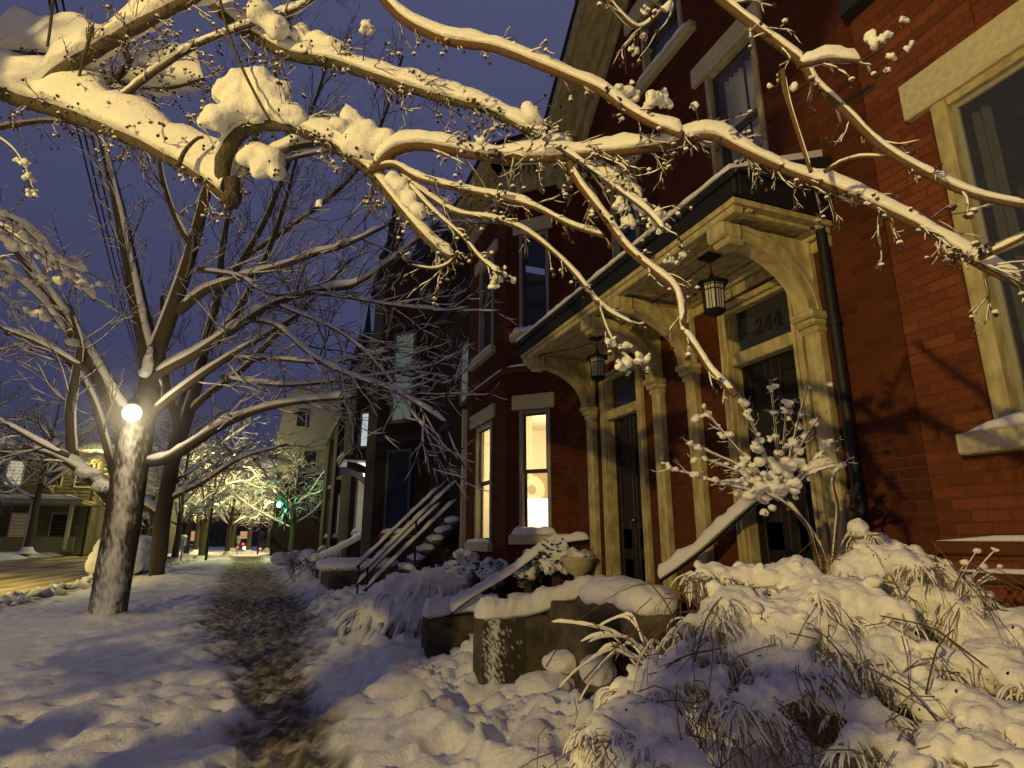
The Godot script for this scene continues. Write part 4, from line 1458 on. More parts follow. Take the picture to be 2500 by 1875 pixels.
	part("wall", boxed(Vector3(4.2, 8.1, -60.0), Vector3(9.2, 1.8, 12.2)), plain(0.18, 0.18, 0.17), m)
	part("cornice", boxed(Vector3(4.2, 7.2, -60.0), Vector3(10.0, 0.5, 13.0), 0.1), plain(0.15, 0.18, 0.12), m)
	var mf := facing(Vector3(0, 0, 1), Vector3(0, 0, -53.4))
	far_window(m, at_wall(mf, 1.2, 10.8), 0.9, 1.5, dark, plain(0.2, 0.2, 0.2))
	var eg := facing(Vector3(0, 0, 1), Vector3(0, 0, -53.9))
	far_window(m, at_wall(eg, 2.2, 7.4), 1.2, 1.6, dark, plain(0.2, 0.2, 0.2))
	# house across the street, at the left edge
	var a := thing("porch_house", "pale clapboard house with a deep front porch across the street", "house", Vector3(6.5, 0, -5))
	part("wall", boxed(Vector3(-27.0, 4.4, -60.0), Vector3(13.0, 8.0, 14.0)), plain(0.17, 0.155, 0.09, 0.9), a)
	part("roof", boxed(Vector3(-27.0, 8.9, -60.0), Vector3(14.5, 0.9, 15.5), 0.2), mats.snow, a)
	var ax := facing(Vector3(0.0, 0, 1), Vector3(0, 0, -52.98))
	for u in [-31.0, -29.2, -26.0, -23.4, -21.4]:
		far_window(a, at_wall(ax, u, 5.6), 1.2, 2.0, glow(1.0, 0.9, 0.6, 0.42) if u == -26.0 or u == -29.2 else dark, plain(0.4, 0.38, 0.3))
	for u in [-30.5, -27.6, -25.0, -22.4]:
		far_window(a, at_wall(ax, u, 1.6), 1.4, 2.0, glow(1.0, 0.6, 0.3, 0.05) if u == -25.0 else dark, plain(0.4, 0.38, 0.3))
	part("porch_roof", boxed(Vector3(-27.0, 4.3, -51.2), Vector3(13.4, 0.35, 3.8), 0.05), plain(0.32, 0.3, 0.2), a)
	snow_along([Vector3(-33.6, 4.5, -49.4), Vector3(-27, 4.5, -49.4), Vector3(-20.4, 4.5, -49.4)], 0.12, 0.2, a, 0.4)
	for k in 6:
		part("post", boxed(Vector3(-33.2 + 2.45 * k, 2.5, -49.6), Vector3(0.25, 3.4, 0.25), 0.03), plain(0.4, 0.38, 0.28), a)
	part("porch_wall", boxed(Vector3(-27.0, 1.2, -49.6), Vector3(13.2, 1.1, 0.15), 0.02), plain(0.17, 0.155, 0.09), a)
	for k in 26:
		part("clapboard", boxed(Vector3(-27.0, 1.6 + 0.26 * k, -52.96), Vector3(13.0, 0.03, 0.04)), plain(0.13, 0.12, 0.07), a)
	# dark houses beyond, across the street
	var dh := thing("dark_house", "low dark house behind the thin trees across the street", "house")
	part("wall", boxed(Vector3(-14.6, 3.0, -78.0), Vector3(8.0, 6.5, 8.0)), plain(0.05, 0.045, 0.04), dh)
	var rr := sh()
	rr.prism([Vector2(-4.6, 0), Vector2(4.6, 0), Vector2(0, 3.2)], -4.4, 4.4, Transform3D(Basis(), Vector3(-14.6, 6.2, -78.0)))
	part("roof", rr, mats.snow, dh)
	var dx := facing(Vector3(0, 0, 1), Vector3(0, 0, -73.98))
	for u in [-16.6, -14.6, -12.6]:
		far_window(dh, at_wall(dx, u, 2.0), 1.1, 1.7, dark, plain(0.12, 0.11, 0.1))
	var eh := thing("dark_house", "dim brick block closing the far end of the street", "house")
	part("wall", boxed(Vector3(-4.0, 4.5, -150.0), Vector3(40.0, 9.0, 8.0)), plain(0.10, 0.075, 0.05), eh)
	part("roof", boxed(Vector3(-4.0, 9.2, -150.0), Vector3(41.0, 0.5, 9.0), 0.1), mats.snow, eh)
	var ex := facing(Vector3(0, 0, 1), Vector3(0, 0, -145.98))
	for k in 10:
		far_window(eh, at_wall(ex, -20.0 + 3.4 * k, 1.2), 1.6, 2.2, glow(1.0, 0.5, 0.2, 0.5) if k % 3 == 1 else dark, plain(0.1, 0.1, 0.1))

# ---------------------------------------------------------------- trees
# one limb: bark with its own snow; returns [points, radii]
func limb(tree: Node3D, raw: Array, r0: float, r1: float, snow: float, bark: Material, step := 0.12, sides := 10, freq := 6.0, called := "branch", rough := 0.0) -> Array:
	var p := spline(raw, step)
	var rad := taper(p.size(), r0, r1)
	var s := sh()
	s.tube(p, rad, sides, 1.0, rough, noise if rough > 0.0 else null)
	var b := part(called, s, bark, tree)
	if snow > 0.0:
		var hs := []
		for k in p.size():
			var t: Vector3 = (p[mini(k + 1, p.size() - 1)] - p[maxi(k - 1, 0)]).normalized()
			var flat := sqrt(maxf(0.05, 1.0 - t.y * t.y))
			var e := clampf(minf(k, p.size() - 1 - k) * 0.4 + 0.25, 0.0, 1.0)
			hs.append(snow * flat * e * clampf(0.95 + 0.9 * noise.get_noise_3dv(p[k] * freq * 0.45), 0.3, 1.9))
		var q := sh()
		q.ridge(p, rad, hs, noise, freq * 1.4, 9, 0.4)
		part("snow", q, mats.snow, b)
	return [p, rad]

func twig(bark: Shape, white: Shape, from: Vector3, dir: Vector3, length: float, r: float, level: int, lift: float, snow: float, tips: Array = []) -> void:
	var pts := [from]
	var d := dir.normalized()
	var n := 4
	for k in n:
		d = (d + Vector3(rng.randf_range(-1, 1), rng.randf_range(-1, 1), rng.randf_range(-1, 1)) * 0.26 + Vector3.UP * lift).normalized()
		pts.append(pts[k] + d * length / n)
	bark.tube(pts, taper(n + 1, r, r * 0.45), 4)
	if snow > 0.0 and rng.randf() < 0.9:
		var hs := []
		for k in n + 1:
			hs.append(r * snow * rng.randf_range(0.3, 1.4) * sqrt(maxf(0.0, 1.0 - d.y * d.y)) * (0.3 if k == n else 1.0))
		white.ridge(pts, taper(n + 1, r * 1.0, r * 0.5), hs, noise, 9.0, 4, 0.2)
	tips.append(pts[n])
	if level > 0:
		for k in 2 + rng.randi() % 2:
			var t := rng.randf_range(0.3, 0.95)
			var b := near_to(pts, t)
			var ax := Vector3(rng.randf_range(-1, 1), rng.randf_range(-1, 1), rng.randf_range(-1, 1)).normalized()
			var nd := d.rotated(ax, rng.randf_range(0.5, 1.0))
			twig(bark, white, b, nd, length * rng.randf_range(0.45, 0.7), r * 0.62, level - 1, lift, snow, tips)

func twigs_on(tree: Node3D, limbs: Array, every: float, length: float, r: float, level: int, lift: float, snow: float, from_t := 0.2, tips: Array = []) -> void:
	var bark := sh()
	var white := sh()
	for l in limbs:
		var p: Array = l[0]
		var total := 0.0
		for k in p.size() - 1:
			total += p[k].distance_to(p[k + 1])
		var n := int(total * (1.0 - from_t) / every)
		for k in n:
			var t := lerpf(from_t, 1.0, (k + rng.randf()) / n)
			var at := near_to(p, minf(t, 0.999))
			var f := mini(int(t * (p.size() - 1)), p.size() - 2)
			var d: Vector3 = (p[f + 1] - p[f]).normalized()
			var ax := Vector3(rng.randf_range(-1, 1), rng.randf_range(-1, 1), rng.randf_range(-1, 1)).normalized()
			twig(bark, white, at, d.rotated(ax, rng.randf_range(0.4, 1.1)), length * rng.randf_range(0.5, 1.2) * lerpf(1.0, 0.6, t), r * rng.randf_range(0.7, 1.2), level, lift, snow, tips)
	if bark.v.size():
		part("twigs", bark, mats.twig, tree, true)
	if white.v.size():
		part("twig_snow", white, mats.snow, tree, true)

# a whole tree grown by rule, about its own foot; tall bare crown
func grown_tree(seed_: int, height: float, r: float, snow: float, twig_every: float) -> Node3D:
	rng.seed = seed_
	var t := Node3D.new()
	var top := height * 0.2
	var trunk := spline([Vector3(0, -0.1, 0), Vector3(0.05, top * 0.5, 0.02), Vector3(0.0, top, 0.05), Vector3(rng.randf_range(-0.3, 0.3), top * 1.7, 0), Vector3(rng.randf_range(-0.5, 0.5), height * 0.9, 0)], 0.4)
	var s := sh()
	s.tube(trunk, taper(trunk.size(), r, r * 0.15), 10)
	part("trunk", s, mats.bark, t)
	var q := sh()
	var fl := sh()
	fl.lathe([Vector2(r * 2.6, -0.05), Vector2(r * 1.5, 0.14), Vector2(r * 1.02, 0.38)], 14)
	part("snow", fl, mats.snow, t)
	var limbs := []
	for k in 14:
		var f := rng.randf_range(0.26, 0.8)
		var at := near_to(trunk, f)
		var a := TAU * k / 9.0 * 2.4 + k + rng.randf_range(-0.3, 0.3)
		var out := Vector3(cos(a), 0, sin(a))
		var l := height * rng.randf_range(0.32, 0.5) * (1.25 - f)
		limbs.append(limb(t, [at, at + out * l * 0.4 + Vector3.UP * l * rng.randf_range(0.15, 0.45), at + out * l * 0.8 + Vector3.UP * l * rng.randf_range(0.2, 0.75), at + out * l * 1.2 + Vector3.UP * l * rng.randf_range(0.2, 1.0)], r * 0.3, r * 0.07, snow, mats.bark, 0.5, 6, 2.0))
	twigs_on(t, limbs, twig_every, height * 0.17, r * 0.07, 2, 0.0, 1.6, 0.15)
	return t

func street_trees() -> void:
	# first tree: traced limbs
	rng.seed = 77
	var t := thing("street_tree", "nearest leaning street tree with snow-plastered forked trunk by the kerb", "tree", Vector3.ZERO, "street trees along the kerb")
	var base := Vector3(-2.783, 0.1, -13.765)
	var trunk := [base + Vector3(0, -0.1, 0), Vector3(-2.726, 0.933, -13.482), Vector3(-2.716, 1.683, -13.49), Vector3(-2.736, 2.724, -13.507), Vector3(-2.738, 3.449, -13.527), Vector3(-2.746, 3.919, -13.565)]
	var tr := limb(t, trunk, 0.30, 0.285, 0.0, mats.bark, 0.05, 24, 6.0, "trunk", 0.12)
	# snow plastered on the windward face of the trunk
	var pl := sh()
	pl.use_tint = true
	var tp: Array = tr[0]
	var cols := 46
	for k in tp.size():
		for j in cols:
			var a := lerpf(-2.0, 2.0, j / (cols - 1.0)) + 0.1
			var d := Vector3(sin(a), 0, cos(a))
			var p: Vector3 = tp[k] + d * 0.3
			var cover := 0.52 + 0.25 * clampf(1.0 - p.y / 2.2, 0.0, 1.0) - absf(a) / 1.25 + 0.45 * noise.get_noise_3dv(p * Vector3(2.6, 1.0, 2.6)) + 0.55 * noise.get_noise_3dv(p * Vector3(16.0, 5.0, 16.0))
			var c2 := smoothstep(-0.15, 0.75, cover)
			pl.tint = Color(0.075, 0.062, 0.045).lerp(Color(0.84, 0.84, 0.85), c2)
			var edge := smoothstep(0.0, 0.25, minf(j, cols - 1 - j) / (cols * 0.5))
			pl.vert(tp[k] + d * (0.27 + 0.04 * edge + 0.03 * c2), d)
	for k in tp.size() - 1:
		for j in cols - 1:
			var o := k * cols + j
			pl.tri(o, o + 1, o + cols)
			pl.tri(o + 1, o + cols + 1, o + cols)
	pl.smooth(0, 0, 0)
	part("snow_crust", pl, mats.ground, t)
	var L := []
	L.append(limb(t, [Vector3(-2.717, 3.607, -13.641), Vector3(-2.618, 4.107, -13.514), Vector3(-2.609, 4.657, -13.411), Vector3(-2.705, 5.21, -13.347), Vector3(-3.001, 6.143, -13.291), Vector3(-3.34, 7.279, -13.212), Vector3(-3.701, 8.433, -13.138), Vector3(-4.037, 9.408, -13.086), Vector3(-4.297, 10.098, -13.057)], 0.234, 0.056, 0.047, mats.bark, 0.25, 10, 3.0))
	L.append(limb(t, [Vector3(-2.603, 4.874, -13.144), Vector3(-2.464, 5.303, -12.924), Vector3(-2.262, 5.982, -12.581), Vector3(-2.068, 6.737, -12.213), Vector3(-1.919, 7.483, -11.865), Vector3(-1.806, 8.137, -11.566), Vector3(-1.628, 8.782, -11.243), Vector3(-1.33, 9.336, -10.902)], 0.172, 0.048, 0.047, mats.bark, 0.25, 10, 3.0))
	L.append(limb(t, [Vector3(-2.85, 3.651, -13.679), Vector3(-3.214, 4.244, -13.501), Vector3(-3.569, 4.822, -13.323), Vector3(-3.915, 5.385, -13.145), Vector3(-4.306, 5.931, -12.983), Vector3(-4.772, 6.535, -12.806), Vector3(-5.238, 7.193, -12.595), Vector3(-5.83, 7.74, -12.455)], 0.203, 0.064, 0.079, mats.bark, 0.25, 10, 3.0))
	L.append(limb(t, [Vector3(-2.561, 4.703, -13.275), Vector3(-2.111, 4.877, -12.792), Vector3(-1.677, 5.04, -12.318), Vector3(-0.942, 5.389, -11.443), Vector3(-0.392, 5.616, -10.78), Vector3(0.254, 5.684, -10.087), Vector3(0.812, 5.623, -9.519), Vector3(1.182, 5.75, -9.024), Vector3(1.542, 5.96, -8.443), Vector3(1.872, 6.137, -7.886)], 0.117, 0.028, 0.074, mats.bark, 0.2, 8, 3.0))
	L.append(limb(t, [Vector3(-2.496, 4.008, -13.444), Vector3(-1.879, 4.406, -12.683), Vector3(-1.213, 4.771, -11.872), Vector3(-0.436, 5.107, -10.939), Vector3(0.135, 5.364, -10.208)], 0.101, 0.032, 0.063, mats.bark, 0.2, 8, 3.0))
	L.append(limb(t, [Vector3(-2.136, 5.815, -12.393), Vector3(-1.677, 6.096, -11.867), Vector3(-1.247, 6.192, -11.46), Vector3(-0.392, 6.285, -10.674), Vector3(0.273, 6.373, -10.03), Vector3(0.626, 6.396, -9.688), Vector3(1.342, 6.569, -8.899)], 0.101, 0.028, 0.058, mats.bark, 0.2, 8, 3.0))
	L.append(limb(t, [Vector3(-2.542, 3.049, -13.53), Vector3(-2.091, 3.062, -13.167), Vector3(-1.586, 3.336, -12.636), Vector3(-1.006, 3.655, -12.01), Vector3(-0.32, 3.852, -11.343), Vector3(0.428, 3.903, -10.665), Vector3(1.137, 3.865, -10.031)], 0.125, 0.032, 0.074, mats.bark, 0.2, 8, 3.0))
	L.append(limb(t, [Vector3(-1.774, 6.422, -11.675), Vector3(-1.02, 6.094, -10.887), Vector3(-0.707, 5.794, -10.557), Vector3(-0.322, 5.504, -10.134)], 0.055, 0.020, 0.047, mats.bark, 0.2, 8, 3.0))
	L.append(limb(t, [Vector3(-0.719, 5.256, -10.776), Vector3(-0.282, 5.08, -10.394), Vector3(0.34, 4.432, -9.854), Vector3(0.895, 4.042, -9.339), Vector3(1.401, 3.759, -8.835), Vector3(1.756, 3.487, -8.464), Vector3(2.163, 3.091, -8.004)], 0.055, 0.024, 0.045, mats.bark, 0.15, 8, 3.0))
	L.append(limb(t, [Vector3(-1.224, 4.85, -11.902), Vector3(-0.244, 4.697, -11.117), Vector3(0.522, 4.535, -10.491), Vector3(1.086, 4.548, -9.967), Vector3(1.615, 4.584, -9.447)], 0.055, 0.020, 0.042, mats.bark, 0.2, 8, 3.0))
	L.append(limb(t, [Vector3(-1.19, 4.482, -11.991), Vector3(-0.202, 4.251, -11.246), Vector3(0.7, 4.216, -10.482), Vector3(1.66, 4.248, -9.602), Vector3(2.167, 4.272, -9.112)], 0.055, 0.020, 0.045, mats.bark, 0.2, 8, 3.0))
	L.append(limb(t, [Vector3(-3.01, 2.259, -13.93), Vector3(-3.352, 2.623, -13.803), Vector3(-3.713, 2.919, -13.707), Vector3(-4.099, 3.123, -13.65), Vector3(-4.541, 3.228, -13.627)], 0.125, 0.040, 0.137, mats.bark, 0.2, 8, 2.5))
	L.append(limb(t, [Vector3(-3.762, 2.964, -13.811), Vector3(-3.831, 3.489, -13.618), Vector3(-3.866, 3.99, -13.421), Vector3(-3.793, 4.65, -13.114), Vector3(-3.762, 5.138, -12.894), Vector3(-3.972, 5.778, -12.698)], 0.109, 0.040, 0.063, mats.bark, 0.2, 8, 2.5))
	L.append(limb(t, [Vector3(-3.042, 2.671, -14.027), Vector3(-3.351, 3.626, -13.72), Vector3(-3.605, 4.306, -13.512), Vector3(-4.013, 4.886, -13.39), Vector3(-4.513, 5.245, -13.378), Vector3(-5.141, 5.34, -13.479)], 0.101, 0.032, 0.069, mats.bark, 0.2, 8, 2.5))
	L.append(limb(t, [Vector3(-3.655, 3.035, -13.131), Vector3(-4.063, 3.205, -12.985), Vector3(-4.513, 3.474, -12.767), Vector3(-4.874, 3.586, -12.626)], 0.047, 0.024, 0.053, mats.bark, 0.2, 8, 2.5))
	L.append(limb(t, [Vector3(-3.601, 4.66, -13.078), Vector3(-4.063, 4.882, -12.765), Vector3(-4.427, 5.023, -12.508), Vector3(-4.869, 5.119, -12.197)], 0.062, 0.024, 0.063, mats.bark, 0.2, 8, 2.5))
	L.append(limb(t, [Vector3(0.109, 5.64, -10.141), Vector3(0.685, 5.455, -9.624), Vector3(1.228, 5.222, -9.128), Vector3(1.731, 5.032, -8.639), Vector3(2.25, 4.853, -8.099)], 0.039, 0.016, 0.032, mats.bark, 0.15, 8, 3.0))
	L.append(limb(t, [Vector3(-0.377, 5.464, -10.376), Vector3(0.289, 5.075, -9.853), Vector3(0.72, 4.772, -9.505), Vector3(1.138, 4.327, -9.158), Vector3(1.471, 3.836, -8.857), Vector3(1.721, 3.374, -8.603), Vector3(1.983, 2.933, -8.328)], 0.039, 0.016, 0.032, mats.bark, 0.15, 8, 3.0))
	L.append(limb(t, [Vector3(-1.951, 6.955, -12.004), Vector3(-2.306, 7.472, -11.811), Vector3(-2.579, 8.122, -11.516), Vector3(-2.684, 8.752, -11.173), Vector3(-2.784, 9.356, -10.835)], 0.070, 0.024, 0.032, mats.bark, 0.2, 8, 3.0))
	L.append(limb(t, [Vector3(-1.813, 8.164, -11.614), Vector3(-1.23, 8.292, -11.111), Vector3(-0.58, 8.316, -10.591), Vector3(0.044, 8.332, -10.083), Vector3(0.648, 8.266, -9.611)], 0.062, 0.024, 0.042, mats.bark, 0.2, 8, 3.0))
	heap(t, [Vector3(-2.579, 4.77, -12.754), Vector3(-2.558, 4.899, -12.71), Vector3(-2.628, 4.655, -12.861), Vector3(-3.115, 2.534, -13.484), Vector3(-3.396, 2.778, -13.413)], [Vector3(0.09, 0.2, 0.08), Vector3(0.07, 0.26, 0.06), Vector3(0.12, 0.1, 0.1), Vector3(0.2, 0.12, 0.14), Vector3(0.22, 0.1, 0.14)], 0.05)
	twigs_on(t, L, 0.22, 1.5, 0.0145, 2, 0.03, 1.5, 0.22)
	# second tree, behind
	rng.seed = 78
	var u := thing("street_tree", "second street tree with dark arched fork right behind the first trunk", "tree", Vector3.ZERO, "street trees along the kerb")
	limb(u, [Vector3(-4.39, 0, -29.291), Vector3(-4.141, 1.649, -27.019), Vector3(-4.157, 2.692, -26.956), Vector3(-4.122, 4.315, -27.043), Vector3(-4.01, 6.367, -26.982), Vector3(-3.754, 7.895, -26.789)], 0.29, 0.18, 0.0, mats.bark, 0.3, 14, 3.0, "trunk", 0.1)
	var M := []
	M.append(limb(u, [Vector3(-4.444, 2.2, -28.421), Vector3(-4.631, 2.652, -28.285), Vector3(-4.941, 2.921, -28.261), Vector3(-5.254, 3.026, -28.294), Vector3(-5.938, 3.181, -28.389)], 0.26, 0.12, 0.18, mats.bark, 0.3, 10, 2.0))
	M.append(limb(u, [Vector3(-4.173, 4.567, -27.657), Vector3(-3.845, 6.015, -27.08), Vector3(-3.518, 7.639, -26.448), Vector3(-3.314, 9.256, -25.866), Vector3(-3.039, 11.045, -25.204), Vector3(-3.027, 12.827, -24.645), Vector3(-2.857, 14.778, -23.973)], 0.28, 0.08, 0.12, mats.bark, 0.4, 10, 2.0))
	M.append(limb(u, [Vector3(-4.089, 6.114, -27.193), Vector3(-4.354, 6.885, -26.838), Vector3(-4.601, 7.725, -26.434), Vector3(-4.829, 9.034, -25.74), Vector3(-4.894, 10.608, -24.81)], 0.22, 0.06, 0.12, mats.bark, 0.4, 10, 2.0))
	M.append(limb(u, [Vector3(-3.851, 6.387, -27.026), Vector3(-3.017, 7.22, -26.11), Vector3(-1.856, 8.009, -25.004), Vector3(-0.611, 9.246, -23.6), Vector3(0.579, 10.421, -22.235), Vector3(1.714, 11.533, -20.909)], 0.16, 0.05, 0.1, mats.bark, 0.4, 8, 2.0))
	M.append(limb(u, [Vector3(-3.386, 8.936, -26.137), Vector3(-2.122, 10.633, -24.819), Vector3(-1.266, 12.629, -23.557), Vector3(-0.77, 14.574, -22.469), Vector3(-0.454, 16.467, -21.473)], 0.16, 0.05, 0.06, mats.bark, 0.4, 8, 2.0))
	M.append(limb(u, [Vector3(-3.063, 11.12, -25.404), Vector3(-1.695, 13.491, -23.823), Vector3(-0.879, 15.806, -22.504), Vector3(-0.085, 18.052, -21.212), Vector3(0.372, 20.085, -20.147)], 0.15, 0.04, 0.05, mats.bark, 0.4, 8, 2.0))
	M.append(limb(u, [Vector3(-2.321, 12.577, -24.713), Vector3(-0.341, 13.741, -23), Vector3(1.511, 15.157, -21.213), Vector3(2.408, 17.01, -19.709), Vector3(2.787, 18.785, -18.476)], 0.12, 0.04, 0.05, mats.bark, 0.4, 8, 2.0))
	M.append(limb(u, [Vector3(-2.893, 14.943, -24.273), Vector3(-2.026, 17.152, -22.453), Vector3(-1.529, 19.073, -20.941), Vector3(-1.085, 21.092, -19.319)], 0.12, 0.04, 0.05, mats.bark, 0.4, 8, 2.0))
	M.append(limb(u, [Vector3(-4.3, 3.13, -28.438), Vector3(-2.85, 3.791, -26.804), Vector3(-1.502, 4.57, -25.127), Vector3(0.103, 4.941, -23.365)], 0.12, 0.04, 0.13, mats.bark, 0.4, 8, 2.0))
	twigs_on(u, M, 0.28, 2.8, 0.021, 2, 0.05, 0.5, 0.2)
	# the row beyond, and the row across the street: a few grown trees and their copies
	var kinds := [grown_tree(5, 11.0, 0.26, 0.12, 0.22), grown_tree(6, 10.0, 0.22, 0.12, 0.22), grown_tree(7, 13.0, 0.3, 0.12, 0.25)]
	var spots := [
		[0, -5.6, -38.0, 0.95, 0.3, "third snowy street tree on the kerb, left of the trodden path"], [1, -5.9, -45.0, 1.0, 1.7, "thin snowy street tree just beyond the snow-topped road sign"],
		[2, -5.0, -52.0, 0.9, 2.9, "straight pale-trunked street tree left of the red tail lights"], [0, -7.0, -60.0, 1.0, 4.0, "snowy street tree in the yellow light beside the far kerb"],
		[1, -4.2, -66.0, 1.2, 5.1, "snowy street tree over the far end of the path"], [2, 1.2, -50.0, 0.75, 0.9, "snowy tree growing round the green traffic light"],
		[1, 0.3, -58.0, 1.0, 2.2, "yellow-lit snowy tree right of the far tail lights"], [0, -2.6, -74.0, 1.1, 3.0, "snowy tree in the middle of the street's far end"],
		[2, -8.5, -80.0, 1.0, 0.2, "tall pale tree beyond the parked car"], [0, -15.6, -51.0, 1.05, 1.1, "lit slanting tree across the street near the porch house"],
		[1, -16.4, -62.0, 1.1, 2.6, "thin lit tree across the street, right of the slanting one"], [2, -19.0, -47.0, 0.85, 3.3, "bushy yellow-lit tree before the porch house"],
		[1, -11.8, -70.0, 1.1, 5.5, "snowy tree before the low dark house across the street"],
		[0, 3.2, -78.0, 1.2, 0.7, "yellowish snowy tree beyond the mansard house corner"], [1, -0.8, -88.0, 1.2, 1.9, "snowy tree closing the street behind the far cars"], [2, -5.2, -92.0, 1.1, 3.7, "snowy tree at the street end, left of the far tail lamps"],
		[0, -9.6, -96.0, 1.2, 5.0, "snowy tree at the street end behind the parked car"], [1, -13.5, -88.0, 1.3, 0.4, "snowy tree behind the low dark house roof"], [2, -20.5, -66.0, 1.0, 2.0, "bare tree beside the clapboard house across the street"], [0, -18.0, -84.0, 1.2, 4.4, "faint tree far back across the street"], [1, 5.5, -96.0, 1.3, 5.9, "faint snowy tree far behind the green signal"],
	]
	for s in spots:
		var c: Node3D = kinds[s[0]].duplicate()
		c.name = numbered("street_tree")
		add_child(c)
		tag(c, s[5], "tree", "street trees along the kerb")
		c.transform = Transform3D(Basis(Vector3.UP, s[4]).scaled(Vector3.ONE * s[3]), Vector3(s[1], 0.05 if s[1] > -14 else 0.68, s[2]))
	for k in kinds:
		k.free()

# ---------------------------------------------------------------- the crabapple overhead
func crabapple() -> void:
	rng.seed = 41
	var t := thing("crabapple_tree", "snow-laden crabapple reaching overhead from the left with small dark fruit", "tree")
	var trunk := limb(t, [Vector3(-3.6, -0.1, -1.2), Vector3(-3.5, 0.9, -1.3), Vector3(-3.2, 1.9, -1.5), Vector3(-2.9, 2.6, -1.8)], 0.2, 0.15, 0.0, mats.bark, 0.1, 14, 6.0, "trunk", 0.15)
	var bk: Material = mats.bark
	var yb: Material = mats.young_bark
	var L := []
	L.append(limb(t, [Vector3(-2.95, 2.55, -1.75), Vector3(-2.1, 2.75, -2.1), Vector3(-1.685, 3.766, -3.073), Vector3(-1.318, 3.487, -2.899), Vector3(-0.982, 3.318, -2.707), Vector3(-0.668, 3.135, -2.526), Vector3(-0.431, 2.972, -2.403), Vector3(-0.319, 2.878, -2.342), Vector3(-0.275, 2.845, -2.318), Vector3(-0.284, 2.907, -2.298)], 0.085, 0.03, 0.145, bk, 0.04, 14, 3.5, "branch", 0.15))
	L.append(limb(t, [Vector3(-2.9, 2.6, -1.8), Vector3(-2.0, 3.0, -2.5), Vector3(-1.945, 4.155, -3.673), Vector3(-1.608, 4.076, -3.455), Vector3(-1.331, 4.018, -3.309), Vector3(-1.124, 3.909, -3.205), Vector3(-0.923, 3.802, -3.102), Vector3(-0.711, 3.743, -2.982), Vector3(-0.533, 3.751, -2.856)], 0.06, 0.008, 0.2, bk, 0.04, 12, 3.5, "branch", 0.15))
	L.append(limb(t, [Vector3(-1.126, 3.441, -2.783), Vector3(-1.031, 3.499, -2.688), Vector3(-0.892, 3.542, -2.569), Vector3(-0.71, 3.593, -2.413), Vector3(-0.492, 3.633, -2.23), Vector3(-0.321, 3.679, -2.075)], 0.034, 0.02, 0.11, bk, 0.03, 12, 4.0, "branch", 0.15))
	L.append(limb(t, [Vector3(-1.243, 3.67, -3.096), Vector3(-1.126, 3.659, -3.054), Vector3(-0.992, 3.674, -2.998), Vector3(-0.899, 3.735, -2.946), Vector3(-0.869, 3.818, -2.911), Vector3(-0.958, 3.876, -2.929)], 0.02, 0.012, 0.0, bk, 0.03, 10, 4.0))
	L.append(limb(t, [Vector3(-0.269, 2.831, -2.325), Vector3(-0.309, 2.896, -2.306), Vector3(-0.312, 2.98, -2.265), Vector3(-0.274, 3.047, -2.214), Vector3(-0.205, 3.075, -2.163), Vector3(-0.098, 3.058, -2.104), Vector3(0.003, 3.008, -2.057), Vector3(0.104, 2.939, -2.014), Vector3(0.204, 2.851, -1.974), Vector3(0.289, 2.739, -1.946), Vector3(0.38, 2.621, -1.915), Vector3(0.467, 2.525, -1.882), Vector3(0.504, 2.516, -1.862)], 0.034, 0.016, 0.045, bk, 0.025, 12, 5.0, "branch", 0.15))
	L.append(limb(t, [Vector3(0.223, 2.845, -1.933), Vector3(0.269, 2.89, -1.878), Vector3(0.341, 2.896, -1.824), Vector3(0.427, 2.87, -1.769), Vector3(0.54, 2.823, -1.699), Vector3(0.674, 2.787, -1.609), Vector3(0.8, 2.766, -1.519), Vector3(0.908, 2.753, -1.437), Vector3(1.031, 2.745, -1.339), Vector3(1.125, 2.746, -1.257), Vector3(1.199, 2.684, -1.209), Vector3(1.299, 2.594, -1.143), Vector3(1.435, 2.481, -1.045), Vector3(1.555, 2.356, -0.954), Vector3(1.623, 2.252, -0.898), Vector3(1.689, 2.169, -0.839)], 0.023, 0.011, 0.036, yb, 0.02, 12, 7.0, "branch", 0.12))
	L.append(limb(t, [Vector3(-0.609, 4.029, -2.531), Vector3(-0.425, 3.798, -2.435), Vector3(-0.255, 3.623, -2.34), Vector3(-0.099, 3.5, -2.245), Vector3(0.046, 3.43, -2.145), Vector3(0.237, 3.299, -2.016), Vector3(0.43, 3.168, -1.879), Vector3(0.577, 3.07, -1.768), Vector3(0.689, 2.963, -1.685), Vector3(0.78, 2.871, -1.614), Vector3(0.841, 2.791, -1.564), Vector3(0.911, 2.7, -1.506), Vector3(0.99, 2.583, -1.435)], 0.04, 0.01, 0.05, bk, 0.025, 12, 5.0, "branch", 0.12))
	L.append(limb(t, [Vector3(0.135, 3.463, -1.739), Vector3(0.198, 3.35, -1.713), Vector3(0.27, 3.259, -1.679), Vector3(0.379, 3.173, -1.619), Vector3(0.541, 3.097, -1.518), Vector3(0.67, 3.003, -1.441), Vector3(0.815, 2.887, -1.352), Vector3(0.867, 2.823, -1.322), Vector3(0.934, 2.754, -1.28), Vector3(1.008, 2.695, -1.231)], 0.021, 0.012, 0.034, yb, 0.02, 12, 6.0, "branch", 0.1))
	L.append(limb(t, [Vector3(0.942, 3.124, -1.081), Vector3(1.033, 2.996, -1.041), Vector3(1.114, 2.891, -1.003), Vector3(1.198, 2.782, -0.963), Vector3(1.223, 2.712, -0.952), Vector3(1.276, 2.632, -0.926), Vector3(1.343, 2.516, -0.892), Vector3(1.422, 2.425, -0.845), Vector3(1.497, 2.356, -0.797), Vector3(1.585, 2.305, -0.731)], 0.014, 0.0095, 0.013, yb, 0.02, 12, 8.0, "branch", 0.1))
